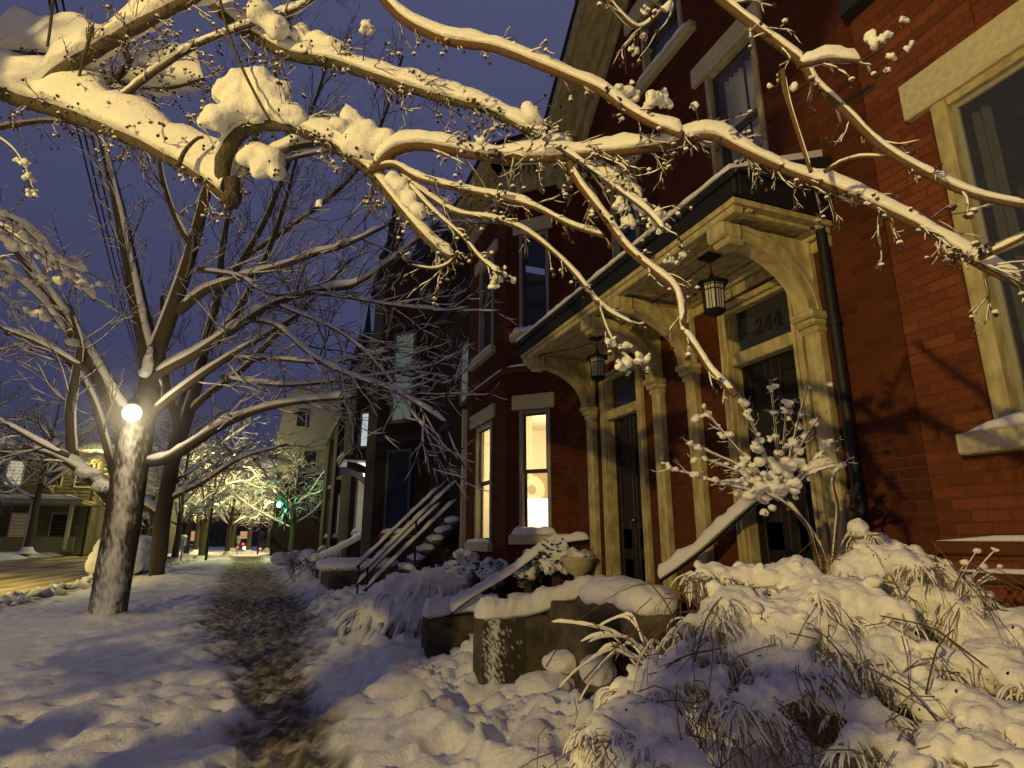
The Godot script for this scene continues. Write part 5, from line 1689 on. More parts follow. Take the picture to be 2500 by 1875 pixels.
	L.append(limb(t, [Vector3(0.789, 2.739, -1.524), Vector3(0.798, 2.702, -1.518), Vector3(0.821, 2.641, -1.502), Vector3(0.871, 2.539, -1.467), Vector3(0.926, 2.415, -1.426), Vector3(0.984, 2.331, -1.382), Vector3(1.03, 2.258, -1.344), Vector3(1.038, 2.16, -1.327), Vector3(1.035, 2.124, -1.323), Vector3(1.058, 2.06, -1.3), Vector3(1.08, 1.994, -1.276), Vector3(1.117, 1.924, -1.238)], 0.016, 0.011, 0.013, yb, 0.02, 10, 9.0, "branch", 0.15))
	L.append(limb(t, [Vector3(0.201, 2.835, -1.944), Vector3(0.273, 2.841, -1.888), Vector3(0.357, 2.776, -1.841), Vector3(0.494, 2.711, -1.756), Vector3(0.579, 2.676, -1.701), Vector3(0.699, 2.616, -1.623), Vector3(0.801, 2.537, -1.56), Vector3(0.89, 2.483, -1.501)], 0.013, 0.008, 0.016, yb, 0.02, 9, 9.0))
	L.append(limb(t, [Vector3(0.295, 2.824, -1.911), Vector3(0.39, 2.734, -1.867), Vector3(0.488, 2.658, -1.817), Vector3(0.597, 2.62, -1.751), Vector3(0.694, 2.566, -1.695), Vector3(0.791, 2.469, -1.646), Vector3(0.87, 2.358, -1.607), Vector3(0.921, 2.276, -1.582), Vector3(1.007, 2.21, -1.532)], 0.011, 0.006, 0.012, bk, 0.02, 8, 9.0))
	L.append(limb(t, [Vector3(0.322, 2.763, -1.863), Vector3(0.398, 2.655, -1.82), Vector3(0.499, 2.535, -1.76), Vector3(0.554, 2.448, -1.726), Vector3(0.61, 2.388, -1.69)], 0.009, 0.005, 0.01, bk, 0.02, 8, 9.0))
	L.append(limb(t, [Vector3(0.753, 2.788, -1.524), Vector3(0.836, 2.655, -1.436), Vector3(0.882, 2.573, -1.382), Vector3(0.933, 2.473, -1.316), Vector3(0.956, 2.398, -1.278)], 0.01, 0.006, 0.014, bk, 0.02, 8, 9.0))
	L.append(limb(t, [Vector3(0.888, 2.284, -1.558), Vector3(0.917, 2.185, -1.552), Vector3(0.953, 2.117, -1.54), Vector3(1.003, 2.071, -1.518)], 0.006, 0.004, 0.01, bk, 0.02, 8, 9.0))
	L.append(limb(t, [Vector3(1.079, 2.664, -0.88), Vector3(1.105, 2.664, -0.863), Vector3(1.137, 2.666, -0.841), Vector3(1.199, 2.65, -0.805)], 0.009, 0.006, 0.022, yb, 0.012, 8, 14.0))
	L.append(limb(t, [Vector3(1.082, 2.691, -0.927), Vector3(1.091, 2.608, -0.93), Vector3(1.117, 2.489, -0.93), Vector3(1.133, 2.412, -0.929)], 0.006, 0.005, 0.003, yb, 0.02, 8, 9.0))
	L.append(limb(t, [Vector3(1.283, 2.501, -1.013), Vector3(1.305, 2.516, -0.979), Vector3(1.337, 2.517, -0.943), Vector3(1.373, 2.502, -0.906), Vector3(1.421, 2.491, -0.853)], 0.006, 0.003, 0.004, yb, 0.02, 8, 9.0))
	L.append(limb(t, [Vector3(1.586, 2.233, -0.861), Vector3(1.611, 2.248, -0.826), Vector3(1.648, 2.271, -0.771)], 0.008, 0.007, 0.008, yb, 0.02, 8, 9.0))
	L.append(limb(t, [Vector3(-0.37, 3.48, -2.039), Vector3(-0.331, 3.353, -2.034), Vector3(-0.268, 3.2, -2.019), Vector3(-0.201, 3.067, -2), Vector3(-0.151, 2.978, -1.984)], 0.006, 0.005, 0.0, bk, 0.02, 8, 9.0))
	L.append(limb(t, [Vector3(-1.113, 3.84, -2.667), Vector3(-1.113, 3.704, -2.705), Vector3(-1.117, 3.626, -2.728)], 0.006, 0.006, 0.0, bk, 0.02, 8, 9.0))
	L.append(limb(t, [Vector3(-0.868, 3.538, -2.435), Vector3(-0.925, 3.483, -2.573), Vector3(-0.991, 3.402, -2.742)], 0.008, 0.004, 0.0, bk, 0.02, 8, 9.0))
	L.append(limb(t, [Vector3(-0.466, 2.911, -2.29), Vector3(-0.451, 2.98, -2.288), Vector3(-0.418, 3.036, -2.282), Vector3(-0.395, 3.049, -2.28)], 0.01, 0.006, 0.0, bk, 0.02, 8, 9.0))
	L.append(limb(t, [Vector3(-0.236, 3.096, -2.537), Vector3(-0.138, 3.162, -2.453), Vector3(-0.03, 3.181, -2.38), Vector3(0.098, 3.172, -2.304), Vector3(0.209, 3.115, -2.251)], 0.02, 0.012, 0.045, bk, 0.02, 9, 6.0))
	L.append(limb(t, [Vector3(0.492, 2.493, -1.817), Vector3(0.462, 2.456, -1.825), Vector3(0.409, 2.437, -1.834), Vector3(0.331, 2.443, -1.838)], 0.008, 0.003, 0.004, yb, 0.02, 8, 9.0))
	L.append(limb(t, [Vector3(0.97, 3.104, -1.131), Vector3(0.836, 2.96, -1.17), Vector3(0.759, 2.99, -1.164), Vector3(0.691, 3.04, -1.145)], 0.008, 0.006, 0.008, yb, 0.02, 8, 9.0))
	L.append(limb(t, [Vector3(-0.843, 3.363, -2.696), Vector3(-0.685, 3.468, -2.56), Vector3(-0.503, 3.557, -2.416), Vector3(-0.323, 3.599, -2.291), Vector3(-0.113, 3.633, -2.149), Vector3(-0.014, 3.682, -2.068)], 0.014, 0.008, 0.03, bk, 0.02, 9, 7.0))
	L.append(limb(t, [Vector3(-1.572, 3.685, -3.55), Vector3(-1.353, 3.659, -3.38), Vector3(-1.194, 3.617, -3.261), Vector3(-1.063, 3.563, -3.167)], 0.016, 0.008, 0.02, yb, 0.02, 9, 7.0))
	L.append(limb(t, [Vector3(-3.0, 2.4, -1.75), Vector3(-2.034, 3.5, -4), Vector3(-1.828, 3.427, -4.053), Vector3(-1.577, 3.291, -4.104), Vector3(-1.353, 3.13, -4.064), Vector3(-1.141, 2.941, -4.035)], 0.03, 0.006, 0.05, bk, 0.03, 9, 6.0))
	L.append(limb(t, [Vector3(-2.034, 3.5, -4), Vector3(-1.915, 3.291, -4.234), Vector3(-1.683, 3.146, -4.296), Vector3(-1.48, 2.98, -4.265), Vector3(-1.328, 2.785, -4.261)], 0.02, 0.005, 0.05, bk, 0.03, 9, 6.0))
	L.append(limb(t, [Vector3(-1.828, 3.427, -4.053), Vector3(-1.523, 3.297, -3.861), Vector3(-1.308, 3.093, -3.835), Vector3(-1.128, 3.016, -3.788)], 0.014, 0.004, 0.04, bk, 0.03, 9, 6.0))
	var low := L.slice(L.size() - 3)
	twigs_on(t, low, 0.07, 0.22, 0.004, 1, -0.06, 2.2, 0.2)
	var clots := []
	for l in low:
		for k in 34:
			var p := near_to(l[0], rng.randf_range(0.3, 0.999)) + Vector3(rng.randf_range(-1, 1), rng.randf_range(-1.2, 0.6), rng.randf_range(-1, 1)) * 0.09
			var q := rng.randf_range(0.016, 0.04)
			clots.append([p, Vector3(q, q * 0.7, q)])
	part("clotted_snow", body(clots, 0.014, noise, 16.0, 0.014), mats.snow, t, true)
	var unseen_crown := []  # limbs out of view, placed to shade the house front and ground
	for e in [[-4.9, 2.5, -0.6], [-4.3, 2.4, -2.6], [-3.9, 2.9, -2.4], [-5.0, 2.9, -1.9], [-4.6, 2.3, 0.1], [-2.9, 4.6, -0.4], [-2.8, 4.2, -1.0], [-3.2, 5.4, -1.6], [-2.7, 5.0, 0.3], [-3.4, 4.4, -2.6], [-3.0, 5.9, -0.4], [-3.3, 4.5, 0.5], [-3.5, 4.0, -3.4]]:
		var tip := Vector3(e[0], e[1], e[2])
		var foot := Vector3(-3.05, 2.4, -1.7)
		unseen_crown.append(limb(t, [foot, foot.lerp(tip, 0.35) + Vector3(-0.1, 0.35, 0.0), foot.lerp(tip, 0.7) + Vector3(0, 0.25, 0.05), tip], 0.05, 0.012, 0.05, bk, 0.1, 7, 4.0))
	twigs_on(t, unseen_crown, 0.16, 0.6, 0.009, 1, 0.0, 2.4, 0.4)
	var unseen_puffs := []  # unseen snow clumps, placed to cast shade on walls, ground and shrub
	for k in 16:
		unseen_puffs.append([Vector3(rng.randf_range(-5.2, -3.8), rng.randf_range(2.1, 2.95), rng.randf_range(-3.2, 0.25)), Vector3(rng.randf_range(0.08, 0.22), rng.randf_range(0.05, 0.11), rng.randf_range(0.1, 0.28))])
	for k in 150:
		unseen_puffs.append([Vector3(rng.randf_range(-3.6, -2.6), rng.randf_range(4.1, 5.6), rng.randf_range(-1.6, 1.0)), Vector3(rng.randf_range(0.08, 0.2), rng.randf_range(0.08, 0.16), rng.randf_range(0.08, 0.22))])
	for k in 70:
		unseen_puffs.append([Vector3(rng.randf_range(-3.7, -3.0), rng.randf_range(3.2, 4.6), rng.randf_range(-4.0, -0.7)), Vector3(rng.randf_range(0.08, 0.2), rng.randf_range(0.08, 0.16), rng.randf_range(0.08, 0.22))])
	for k in 7:
		unseen_puffs.append([Vector3(rng.randf_range(-4.2, -3.4), rng.randf_range(2.7, 3.2), rng.randf_range(0.7, 1.4)), Vector3.ONE * rng.randf_range(0.05, 0.12)])
	part("clotted_snow", body(unseen_puffs, 0.05, noise, 6.0, 0.05), mats.snow, t, true)  # this snow is out of view and blocks lamp light
	var knot := sh()
	knot.lump(Transform3D(Basis.from_scale(Vector3(0.04, 0.045, 0.04)), Vector3(-0.279, 2.842, -2.32)), noise, 30.0, 0.4, 9, 12)
	part("branch_knot", knot, bk, t)
	# heaps of snow caught in the forks
	heap(t, [Vector3(-0.32, 3.169, -2.162), Vector3(-0.256, 3.192, -2.127), Vector3(-0.192, 3.197, -2.096), Vector3(-0.14, 3.161, -2.082), Vector3(-0.264, 3.105, -2.137), Vector3(-0.198, 3.094, -2.11), Vector3(-0.117, 3.091, -2.075), Vector3(-0.068, 3.072, -2.058), Vector3(-0.337, 3.053, -2.149), Vector3(-0.383, 3.039, -2.167)], [0.05, 0.06, 0.06, 0.055, 0.06, 0.05, 0.05, 0.04, 0.04, 0.03], 0.012, 9.0, 0.03)
	heap(t, [Vector3(0.104, 3.067, -1.972), Vector3(0.134, 3.027, -1.967), Vector3(0.177, 2.987, -1.956), Vector3(0.219, 2.948, -1.945), Vector3(0.147, 2.947, -1.966), Vector3(0.182, 2.912, -1.958), Vector3(0.255, 2.947, -1.91), Vector3(0.085, 2.996, -1.944)], [Vector3(0.025, 0.04, 0.03), Vector3(0.04, 0.05, 0.04), 0.055, 0.05, 0.05, 0.04, 0.045, Vector3(0.03, 0.02, 0.03)], 0.012, 9.0, 0.02)
	heap(t, [Vector3(-0.088, 3.583, -2.234), Vector3(-0.013, 3.542, -2.198), Vector3(0.051, 3.522, -2.165), Vector3(-0.176, 3.554, -2.186), Vector3(-0.249, 3.592, -2.183)], [0.045, 0.05, Vector3(0.05, 0.035, 0.04), 0.05, 0.05], 0.014, 9.0, 0.02)
	heap(t, [Vector3(-0.19, 2.99, -2.217), Vector3(-0.146, 2.964, -2.208), Vector3(-0.238, 2.973, -2.241), Vector3(-0.117, 2.921, -2.208), Vector3(-0.185, 2.93, -2.232)], [0.045, 0.05, 0.03, 0.03, 0.035], 0.012, 9.0, 0.02)
	heap(t, [Vector3(0.267, 2.778, -1.879), Vector3(0.3, 2.747, -1.875), Vector3(0.334, 2.707, -1.873), Vector3(0.368, 2.668, -1.871)], [0.03, 0.035, 0.03, 0.028], 0.01, 9.0, 0.015)
	heap(t, [Vector3(0.626, 2.879, -1.492), Vector3(0.642, 2.853, -1.493), Vector3(0.665, 2.836, -1.489)], [0.018, 0.026, 0.014], 0.008, 9.0, 0.01)
	# clusters of wet snow hanging in twig ends
	var spots := [[1340,195,1.9,0.035], [1370,205,1.9,0.02], [1415,215,1.85,0.03], [1440,222,1.85,0.018], [1500,225,1.85,0.014], [1345,440,1.85,0.03], [1385,445,1.85,0.03], [1360,475,1.85,0.024],
		[1415,470,1.8,0.026], [1430,490,1.8,0.018], [1450,560,1.8,0.018], [1475,548,1.8,0.016], [1080,588,2.0,0.03], [1070,612,2.0,0.018], [1105,600,2.0,0.016], [1320,735,1.85,0.018], [1350,745,1.85,0.016],
		[1345,785,1.85,0.024], [1385,775,1.85,0.024], [1400,795,1.85,0.012], [1900,82,1.5,0.022], [1945,45,1.5,0.012], [1965,100,1.5,0.012], [1920,122,1.5,0.01], [1915,152,1.5,0.008], [1665,190,1.6,0.008],
		[1715,185,1.6,0.008], [1370,105,1.75,0.016], [1390,85,1.75,0.012], [790,55,2.3,0.026], [50,350,2.4,0.025], [62,380,2.4,0.02], [72,415,2.4,0.018], [1035,300,1.95,0.014], [690,440,2.1,0.012], [1395,20,1.7,0.012], [1440,15,1.7,0.012]]
	L.append(limb(t, [Vector3(-1.262, 3.199, -2.792), Vector3(-1.175, 3.138, -2.776), Vector3(-1.128, 3.078, -2.774), Vector3(-1.097, 3.018, -2.779), Vector3(-1.065, 2.937, -2.789)], 0.006, 0.003, 0.008, bk, 0.02, 7, 9.0))
	var clump := sh()
	var clump_list := []
	var stalks := sh()
	for s in spots:
		var k := 2500.0 / 2212.0
		var c := from_view(s[0] * k, s[1] * k, s[2])
		var clots2 := []
		var best := c + Vector3(0, 0.3, 0)
		for l in L:
			for p in l[0]:
				if p.distance_to(c) < best.distance_to(c):
					best = p
		var sp := spline([best, best.lerp(c, 0.55) + Vector3(0, -0.02, 0.01), c, c + (c - best).normalized() * s[3]], 0.02)
		stalks.tube(sp, taper(sp.size(), 0.003, 0.0015), 5)
		for q in 11:
			var o: Vector3 = Vector3(rng.randf_range(-1, 1), rng.randf_range(-1.0, 0.6), rng.randf_range(-1, 1)) * s[3] * 0.85
			var w: float = s[3] * rng.randf_range(0.22, 0.6)
			clots2.append([c + o, Vector3(w, w * rng.randf_range(0.6, 1.0), w)])
		clump_list.append(clots2)
	for cl in clump_list:
		var one := body(cl, 0.006, noise, 28.0, 0.012)
		var off := clump.v.size()
		clump.v.append_array(one.v)
		clump.n.append_array(one.n)
		clump.c.append_array(one.c)
		for q in one.i:
			clump.i.append(q + off)
	part("twigs", stalks, mats.twig, t, true)
	part("clotted_snow", clump, mats.snow, t, true)
	# fruiting spurs: short twigs, each ending in a few berries, many with a cap of snow
	var tips := []
	twigs_on(t, L.slice(0, 7), 0.045, 0.2, 0.0035, 2, -0.03, 1.2, 0.1, tips)
	twigs_on(t, L.slice(24, 28), 0.04, 0.16, 0.003, 1, -0.03, 1.2, 0.1, tips)
	twigs_on(t, L.slice(0, 16), 0.05, 0.11, 0.0032, 1, -0.05, 1.1, 0.12, tips)
	var fruit := sh()
	var caps := sh()
	for p in tips:
		if rng.randf() < 0.6:
			continue
		for q in 1 + rng.randi() % 2:
			var c: Vector3 = p + Vector3(rng.randf_range(-1, 1), rng.randf_range(-1.5, 0.2), rng.randf_range(-1, 1)) * 0.012
			fruit.lump(Transform3D(Basis.from_scale(Vector3.ONE * rng.randf_range(0.0045, 0.0065)), c), noise, 1.0, 0.0, 5, 7)
			if rng.randf() < 0.38:
				caps.lump(Transform3D(Basis.from_scale(Vector3(0.0068, 0.0045, 0.0068) * rng.randf_range(0.8, 1.3)), c + Vector3(0, 0.0055, 0)), noise, 60.0, 0.4, 5, 7)
	part("berries", fruit, mats.berry, t, true)
	part("berry_snow", caps, mats.snow, t, true)

func from_view(x: float, y: float, depth: float) -> Vector3:
	# surveying helper: a point of the place measured by bearing and distance from where the photographer stood
	var p := 0.254625
	var w := 0.366519
	var f := Vector3(sin(w) * cos(p), sin(p), -cos(w) * cos(p))
	var r := Vector3(cos(w), 0, sin(w))
	var u := r.cross(f)
	return Vector3(0, 1.55, 0) + (f + r * (x - 1250.0) / 1460.0 + u * (937.5 - y) / 1460.0) * depth

# ---------------------------------------------------------------- shrubs heavy with snow
func strands(parent: Node3D, centres: Array, count: int, length: float, r: float, spread: float, snow_r: float, stem_m: Material = null) -> void:
	var stem := sh()
	var white := sh()
	for k in count:
		var c: Array = centres[rng.randi() % centres.size()]
		var a := rng.randf() * TAU
		var out := Vector3(cos(a), 0, sin(a))
		var e: Vector3 = c[1]
		var p0: Vector3 = c[0] + Vector3(out.x * e.x, rng.randf_range(-0.5, 0.5) * e.y, out.z * e.z) * rng.randf_range(0.55, 0.95)
		var l := length * rng.randf_range(0.5, 1.3)
		var d := (out * spread + Vector3(0, rng.randf_range(-0.2, 0.4), 0)).normalized()
		var pts := [p0]
		for q in 5:
			d = (d + Vector3(rng.randf_range(-0.25, 0.25), -0.42, rng.randf_range(-0.25, 0.25))).normalized()
			pts.append(pts[q] + d * l / 5.0)
		if rng.randf() < 0.5:
			stem.tube(pts, taper(6, r, r * 0.5), 4)
		else:
			white.tube(pts, [snow_r * 0.8, snow_r * rng.randf_range(0.9, 1.5), snow_r * rng.randf_range(0.6, 1.2), snow_r, snow_r * rng.randf_range(0.5, 0.9), snow_r * 0.2], 6, 1.0, 0.4, noise)
	if stem.v.size():
		part("stems", stem, stem_m if stem_m else mats.twig, parent, true)
	if white.v.size():
		part("hanging_snow", white, mats.snow, parent, true)

func shrubs() -> void:
	rng.seed = 15
	# the great drooping shrub at the lower right
	var t := thing("snowy_shrub", "large drooping shrub buried in snow at the lower right corner", "shrub")
	var k := 2500.0 / 2212.0
	var pillows := [
		[1590,1300,2.75,0.13,0.09], [1660,1330,2.7,0.16,0.09], [1740,1345,2.65,0.17,0.10], [1560,1345,2.7,0.12,0.10], [1620,1390,2.6,0.13,0.09], [1700,1400,2.55,0.13,0.09], [1800,1290,2.75,0.17,0.11], [1850,1310,2.7,0.17,0.12],
		[1760,1290,2.8,0.12,0.09], [1720,1240,2.95,0.14,0.09], [1640,1245,3.0,0.12,0.07], [1890,1220,2.9,0.13,0.12], [1840,1235,2.9,0.11,0.10], [1970,1290,2.8,0.14,0.10], [2030,1320,2.75,0.14,0.10], [2090,1370,2.6,0.14,0.12],
		[1900,1380,2.6,0.15,0.10], [1960,1420,2.5,0.14,0.10], [1830,1400,2.55,0.13,0.08], [1880,1440,2.5,0.13,0.08], [2150,1440,2.4,0.15,0.12], [2190,1350,2.6,0.14,0.08], [1760,1450,2.45,0.11,0.06], [1690,1490,2.3,0.10,0.05],
		[1640,1510,2.25,0.08,0.05], [2010,1500,2.3,0.13,0.07], [2090,1530,2.2,0.13,0.07], [2180,1560,2.1,0.13,0.08], [1840,1530,2.25,0.10,0.05], [1900,1590,2.1,0.10,0.04], [2060,1600,2.05,0.13,0.06], [2150,1640,1.95,0.13,0.06], [1970,1640,2.0,0.11,0.04],
		[1520,1400,2.6,0.09,0.06], [1480,1440,2.55,0.08,0.05], [1540,1470,2.4,0.08,0.05], [1445,1465,2.5,0.11,0.09], [1400,1490,2.45,0.10,0.08], [1350,1560,2.3,0.13,0.10], [1420,1570,2.2,0.12,0.08], [1300,1620,2.25,0.10,0.07], [1400,1650,2.1,0.13,0.08], [1480,1640,2.05,0.10,0.05],
		[1550,1250,3.0,0.05,0.05], [1530,1235,3.0,0.045,0.045], [1590,1240,3.0,0.055,0.05], [1900,1180,3.0,0.05,0.035], [1860,1195,2.95,0.04,0.04], [1850,1150,3.05,0.05,0.03], [1980,1200,2.9,0.03,0.05], [2050,1250,2.8,0.05,0.06], [2100,1290,2.75,0.06,0.04]]
	var balls := []
	var anchors := []
	var apex := from_view(1800 * k, 1230 * k, 2.95)
	for q in pillows:
		var c := from_view(q[0] * k, q[1] * k, q[2])
		balls.append([c, Vector3(q[3] * 0.8, q[4] * 0.85, q[3] * 0.8)])
		anchors.append([c, Vector3(q[3], q[4], q[3]) * 0.8])
		var out := c - apex
		out.y = 0.0
		for j in 3:
			# a spray of twigs bowed down by its load
			var d := (out.normalized().rotated(Vector3.UP, rng.randf_range(-1.1, 1.1)) + Vector3(0, rng.randf_range(-0.3, 0.25), 0)).normalized()
			var p: Vector3 = c + d * q[3] * 0.45
			var r: float = q[3] * rng.randf_range(0.28, 0.46)
			for w in 7:
				p += d * r * 0.75
				d = (d + Vector3(rng.randf_range(-0.3, 0.3), -0.22, rng.randf_range(-0.3, 0.3))).normalized()
				balls.append([p, Vector3(r * 1.15, r * 0.75, r * 1.15)])
				if w > 1:
					anchors.append([p, Vector3(r, r * 0.6, r)])
				r = maxf(0.014, r * rng.randf_range(0.7, 0.9))
		for j in 4:
			var d := Vector3(rng.randf_range(-1, 1), rng.randf_range(-0.3, 1.0), rng.randf_range(-1, 1)).normalized()
			var r := rng.randf_range(0.016, 0.04)
			balls.append([c + Vector3(d.x * q[3], d.y * q[4], d.z * q[3]) * rng.randf_range(0.85, 1.15), Vector3(r, r * rng.randf_range(0.6, 1.1), r)])
	part("snow", body(balls, 0.0135, noise, 12.0, 0.02), mats.snow, t)
	strands(t, anchors, 7600, 0.12, 0.0018, 0.5, 0.0045, plain(0.30, 0.215, 0.14, 0.95))
	# brown tangle inside, reaching the ground
	var tangle := sh()
	for j in 1000:
		var c: Array = anchors[rng.randi() % anchors.size()]
		var p0: Vector3 = c[0] + Vector3(rng.randf_range(-0.2, 0.2), rng.randf_range(-0.12, 0.02), rng.randf_range(-0.2, 0.2))
		var p2 := p0 + Vector3(rng.randf_range(-0.3, 0.3), rng.randf_range(-0.5, -0.1), rng.randf_range(-0.3, 0.3))
		var tp := spline([p0, p0.lerp(p2, 0.35) + Vector3(rng.randf_range(-0.06, 0.06), 0.06, rng.randf_range(-0.06, 0.06)), p0.lerp(p2, 0.7) + Vector3(rng.randf_range(-0.05, 0.05), 0.03, 0.0), p2], 0.08)
		tangle.tube(tp, taper(tp.size(), 0.0026, 0.0012), 4)
	part("stems", tangle, plain(0.17, 0.115, 0.07, 0.95), t, true)
	# long bare whips that stand out of the snow
	for w in [[1500,1430,1560,1290,2.4], [1480,1400,1400,1255,2.6], [1860,1500,1760,1360,2.2], [2130,1440,1900,1330,2.3], [2060,1600,1870,1440,2.1], [1180,1440,1290,1310,3.2], [1260,1470,1440,1340,2.8], [1330,1400,1240,1340,3.0], [2000,1500,2060,1360,2.2], [1380,1500,1560,1400,2.4]]:
		var a := from_view(w[0] * k, w[1] * k, w[4])
		var b := from_view(w[2] * k, w[3] * k, w[4] + 0.1)
		var s := sh()
		var pts := spline([a, a.lerp(b, 0.5) + Vector3(0, 0.05, 0), b], 0.05)
		s.tube(pts, taper(pts.size(), 0.004, 0.0025), 5)
		part("stem", s, mats.young_bark, t)
	# the twiggy shrub before the right-hand door
	rng.seed = 16
	var u := thing("twiggy_shrub", "upright twiggy shrub with clotted snow before the right-hand door", "shrub")
	var root := from_view(1790 * k, 1330 * k, 3.3)
	var hub := from_view(1690 * k, 1075 * k, 3.35)
	limb(u, [Vector3(root.x, 0.0, root.z), root, from_view(1770 * k, 1180 * k, 3.3), hub], 0.018, 0.01, 0.02, mats.young_bark, 0.03, 8, 8.0, "stem")
	limb(u, [root, from_view(1810 * k, 1090 * k, 3.3), from_view(1800 * k, 1030 * k, 3.3), from_view(1830 * k, 1000 * k, 3.3)], 0.014, 0.006, 0.02, mats.young_bark, 0.03, 8, 8.0, "stem")
	limb(u, [root, from_view(1740 * k, 1130 * k, 3.25), from_view(1650 * k, 1065 * k, 3.2)], 0.012, 0.006, 0.012, mats.young_bark, 0.03, 8, 8.0, "stem")
	var tw := []
	for e in [[1432,1008], [1515,992], [1480,958], [1520,885], [1605,862], [1612,890], [1665,830], [1700,868], [1745,835], [1770,900], [1560,1040], [1600,1010], [1830,1000], [1800,955]]:
		var tip := from_view(e[0] * k, e[1] * k, 3.2 + rng.randf_range(-0.1, 0.1))
		var mid := hub.lerp(tip, 0.5) + Vector3(0, rng.randf_range(-0.03, 0.05), 0)
		tw.append(limb(u, [hub, mid, tip], 0.007, 0.003, 0.014, mats.young_bark, 0.02, 6, 14.0, "stem"))
	twigs_on(u, tw, 0.045, 0.11, 0.0022, 1, 0.02, 1.3, 0.2)
	balls = []
	for j in 90:
		var d := Vector3(rng.randfn(), rng.randfn() * 0.7, rng.randfn()) * 0.075
		var r := rng.randf_range(0.014, 0.036)
		balls.append([from_view(1660 * k, 1050 * k, 3.3) + d, Vector3(r, r * 0.75, r)])
	for e in [[1510,905,0.028], [1530,890,0.02], [1520,875,0.016], [1612,872,0.022], [1700,870,0.026], [1690,885,0.02], [1440,1005,0.022], [1460,1008,0.018], [1500,995,0.018], [1565,935,0.03], [1640,960,0.03], [1655,945,0.024], [1780,960,0.02], [1745,835,0.016], [1665,838,0.016], [1790,830,0.018]]:
		var c := from_view(e[0] * k, e[1] * k, 3.2)
		for j in 4:
			balls.append([c + Vector3(rng.randf_range(-1, 1), rng.randf_range(-0.9, 0.6), rng.randf_range(-1, 1)) * e[2] * 0.9, Vector3(1, 0.8, 1) * e[2] * rng.randf_range(0.4, 0.75)])
	for l in tw:
		for j in 11:
			var r := rng.randf_range(0.007, 0.022) * rng.randf_range(0.6, 1.0)
			balls.append([near_to(l[0], rng.randf_range(0.15, 0.99)) + Vector3(rng.randf_range(-1, 1), rng.randf_range(-0.5, 1), rng.randf_range(-1, 1)) * 0.02, Vector3(r * rng.randf_range(0.9, 2.0), r, r * rng.randf_range(0.9, 2.0))])
	for j in 14:
		balls.append([from_view((1670 + 9 * j) * k, (1005 + 8 * sin(j * 0.9)) * k, 3.3), Vector3(0.035, 0.022, 0.03) * rng.randf_range(0.7, 1.2)])
	part("snow", body(balls, 0.0085, noise, 20.0, 0.012), mats.snow, u)
	# a small sprig with round caps of snow at the right edge, before the ledges
	var sp := thing("snowy_sprig", "small upright sprig with round snow caps before the brick ledges", "plant")
	var sroot := from_view(2045 * k, 1330 * k, 2.75)
	limb(sp, [Vector3(sroot.x, 0.2, sroot.z), sroot], 0.007, 0.006, 0.0, mats.young_bark, 0.05, 6, 8.0, "stem")
	balls = []
	for e in [[2085,1215],[2110,1190],[2150,1188],[2125,1225],[2160,1225],[2095,1250],[2060,1265],[2140,1250]]:
		var tip := from_view(e[0] * k, e[1] * k, 2.75 + rng.randf_range(-0.05, 0.05))
		limb(sp, [sroot, sroot.lerp(tip, 0.5) + Vector3(0, 0.02, 0), tip], 0.004, 0.002, 0.006, mats.young_bark, 0.02, 5, 12.0, "stem")
		for j in 3:
			balls.append([tip + Vector3(rng.randf_range(-1, 1), rng.randf_range(-0.3, 1), rng.randf_range(-1, 1)) * 0.009, Vector3(rng.randf_range(0.8, 1.6), 0.8, 1) * rng.randf_range(0.009, 0.014)])
	part("snow", body(balls, 0.0075, noise, 20.0, 0.01), mats.snow, sp, true)
	# hedges and heaps along the gardens further on
	for q in [[1.5, -23.5, 0.9, 0.45, "snow-buried hedge at the edge of the path before the lit porch"], [1.9, -30.5, 1.2, 0.6, "longer snow-buried hedge beyond the lit porch house"], [1.0, -38.0, 1.1, 0.5, "far snowy hedge near the green traffic light"]]:
		var hg := thing("snowy_hedge", q[4], "hedge", Vector3.ZERO, "garden hedges along the path")
		balls = []
		for j in 22:
			balls.append([Vector3(q[0] + rng.randf_range(-0.6, 0.9) * q[2], q[3] * rng.randf_range(0.5, 1.3), q[1] + rng.randf_range(-1.6, 1.6) * q[2]), Vector3(1, 0.7, 1) * rng.randf_range(0.15, 0.5)])
		part("snow", body(balls, 0.06, noise, 4.0, 0.08), mats.snow, hg, true)
		var tg := sh()
		for j in 160:
			var p := Vector3(q[0] + rng.randf_range(-0.9, 1.2) * q[2], q[3] * rng.randf_range(0.2, 1.0), q[1] + rng.randf_range(-1.8, 1.8) * q[2])
			tg.tube([p, p + Vector3(rng.randf_range(-0.3, 0.3), 0.35, rng.randf_range(-0.3, 0.3)), p + Vector3(rng.randf_range(-0.6, 0.6), rng.randf_range(0.2, 0.8), rng.randf_range(-0.6, 0.6))], [0.012, 0.009, 0.005], 4)
		part("twigs", tg, mats.twig, hg, true)
	# the drooping ornamental grass mound beyond the far cheek wall
	rng.seed = 17
	var g := thing("snowy_mound_shrub", "rounded drooping shrub under a combed snow cap left of the far cheek wall", "shrub")
	balls = []
	anchors = []
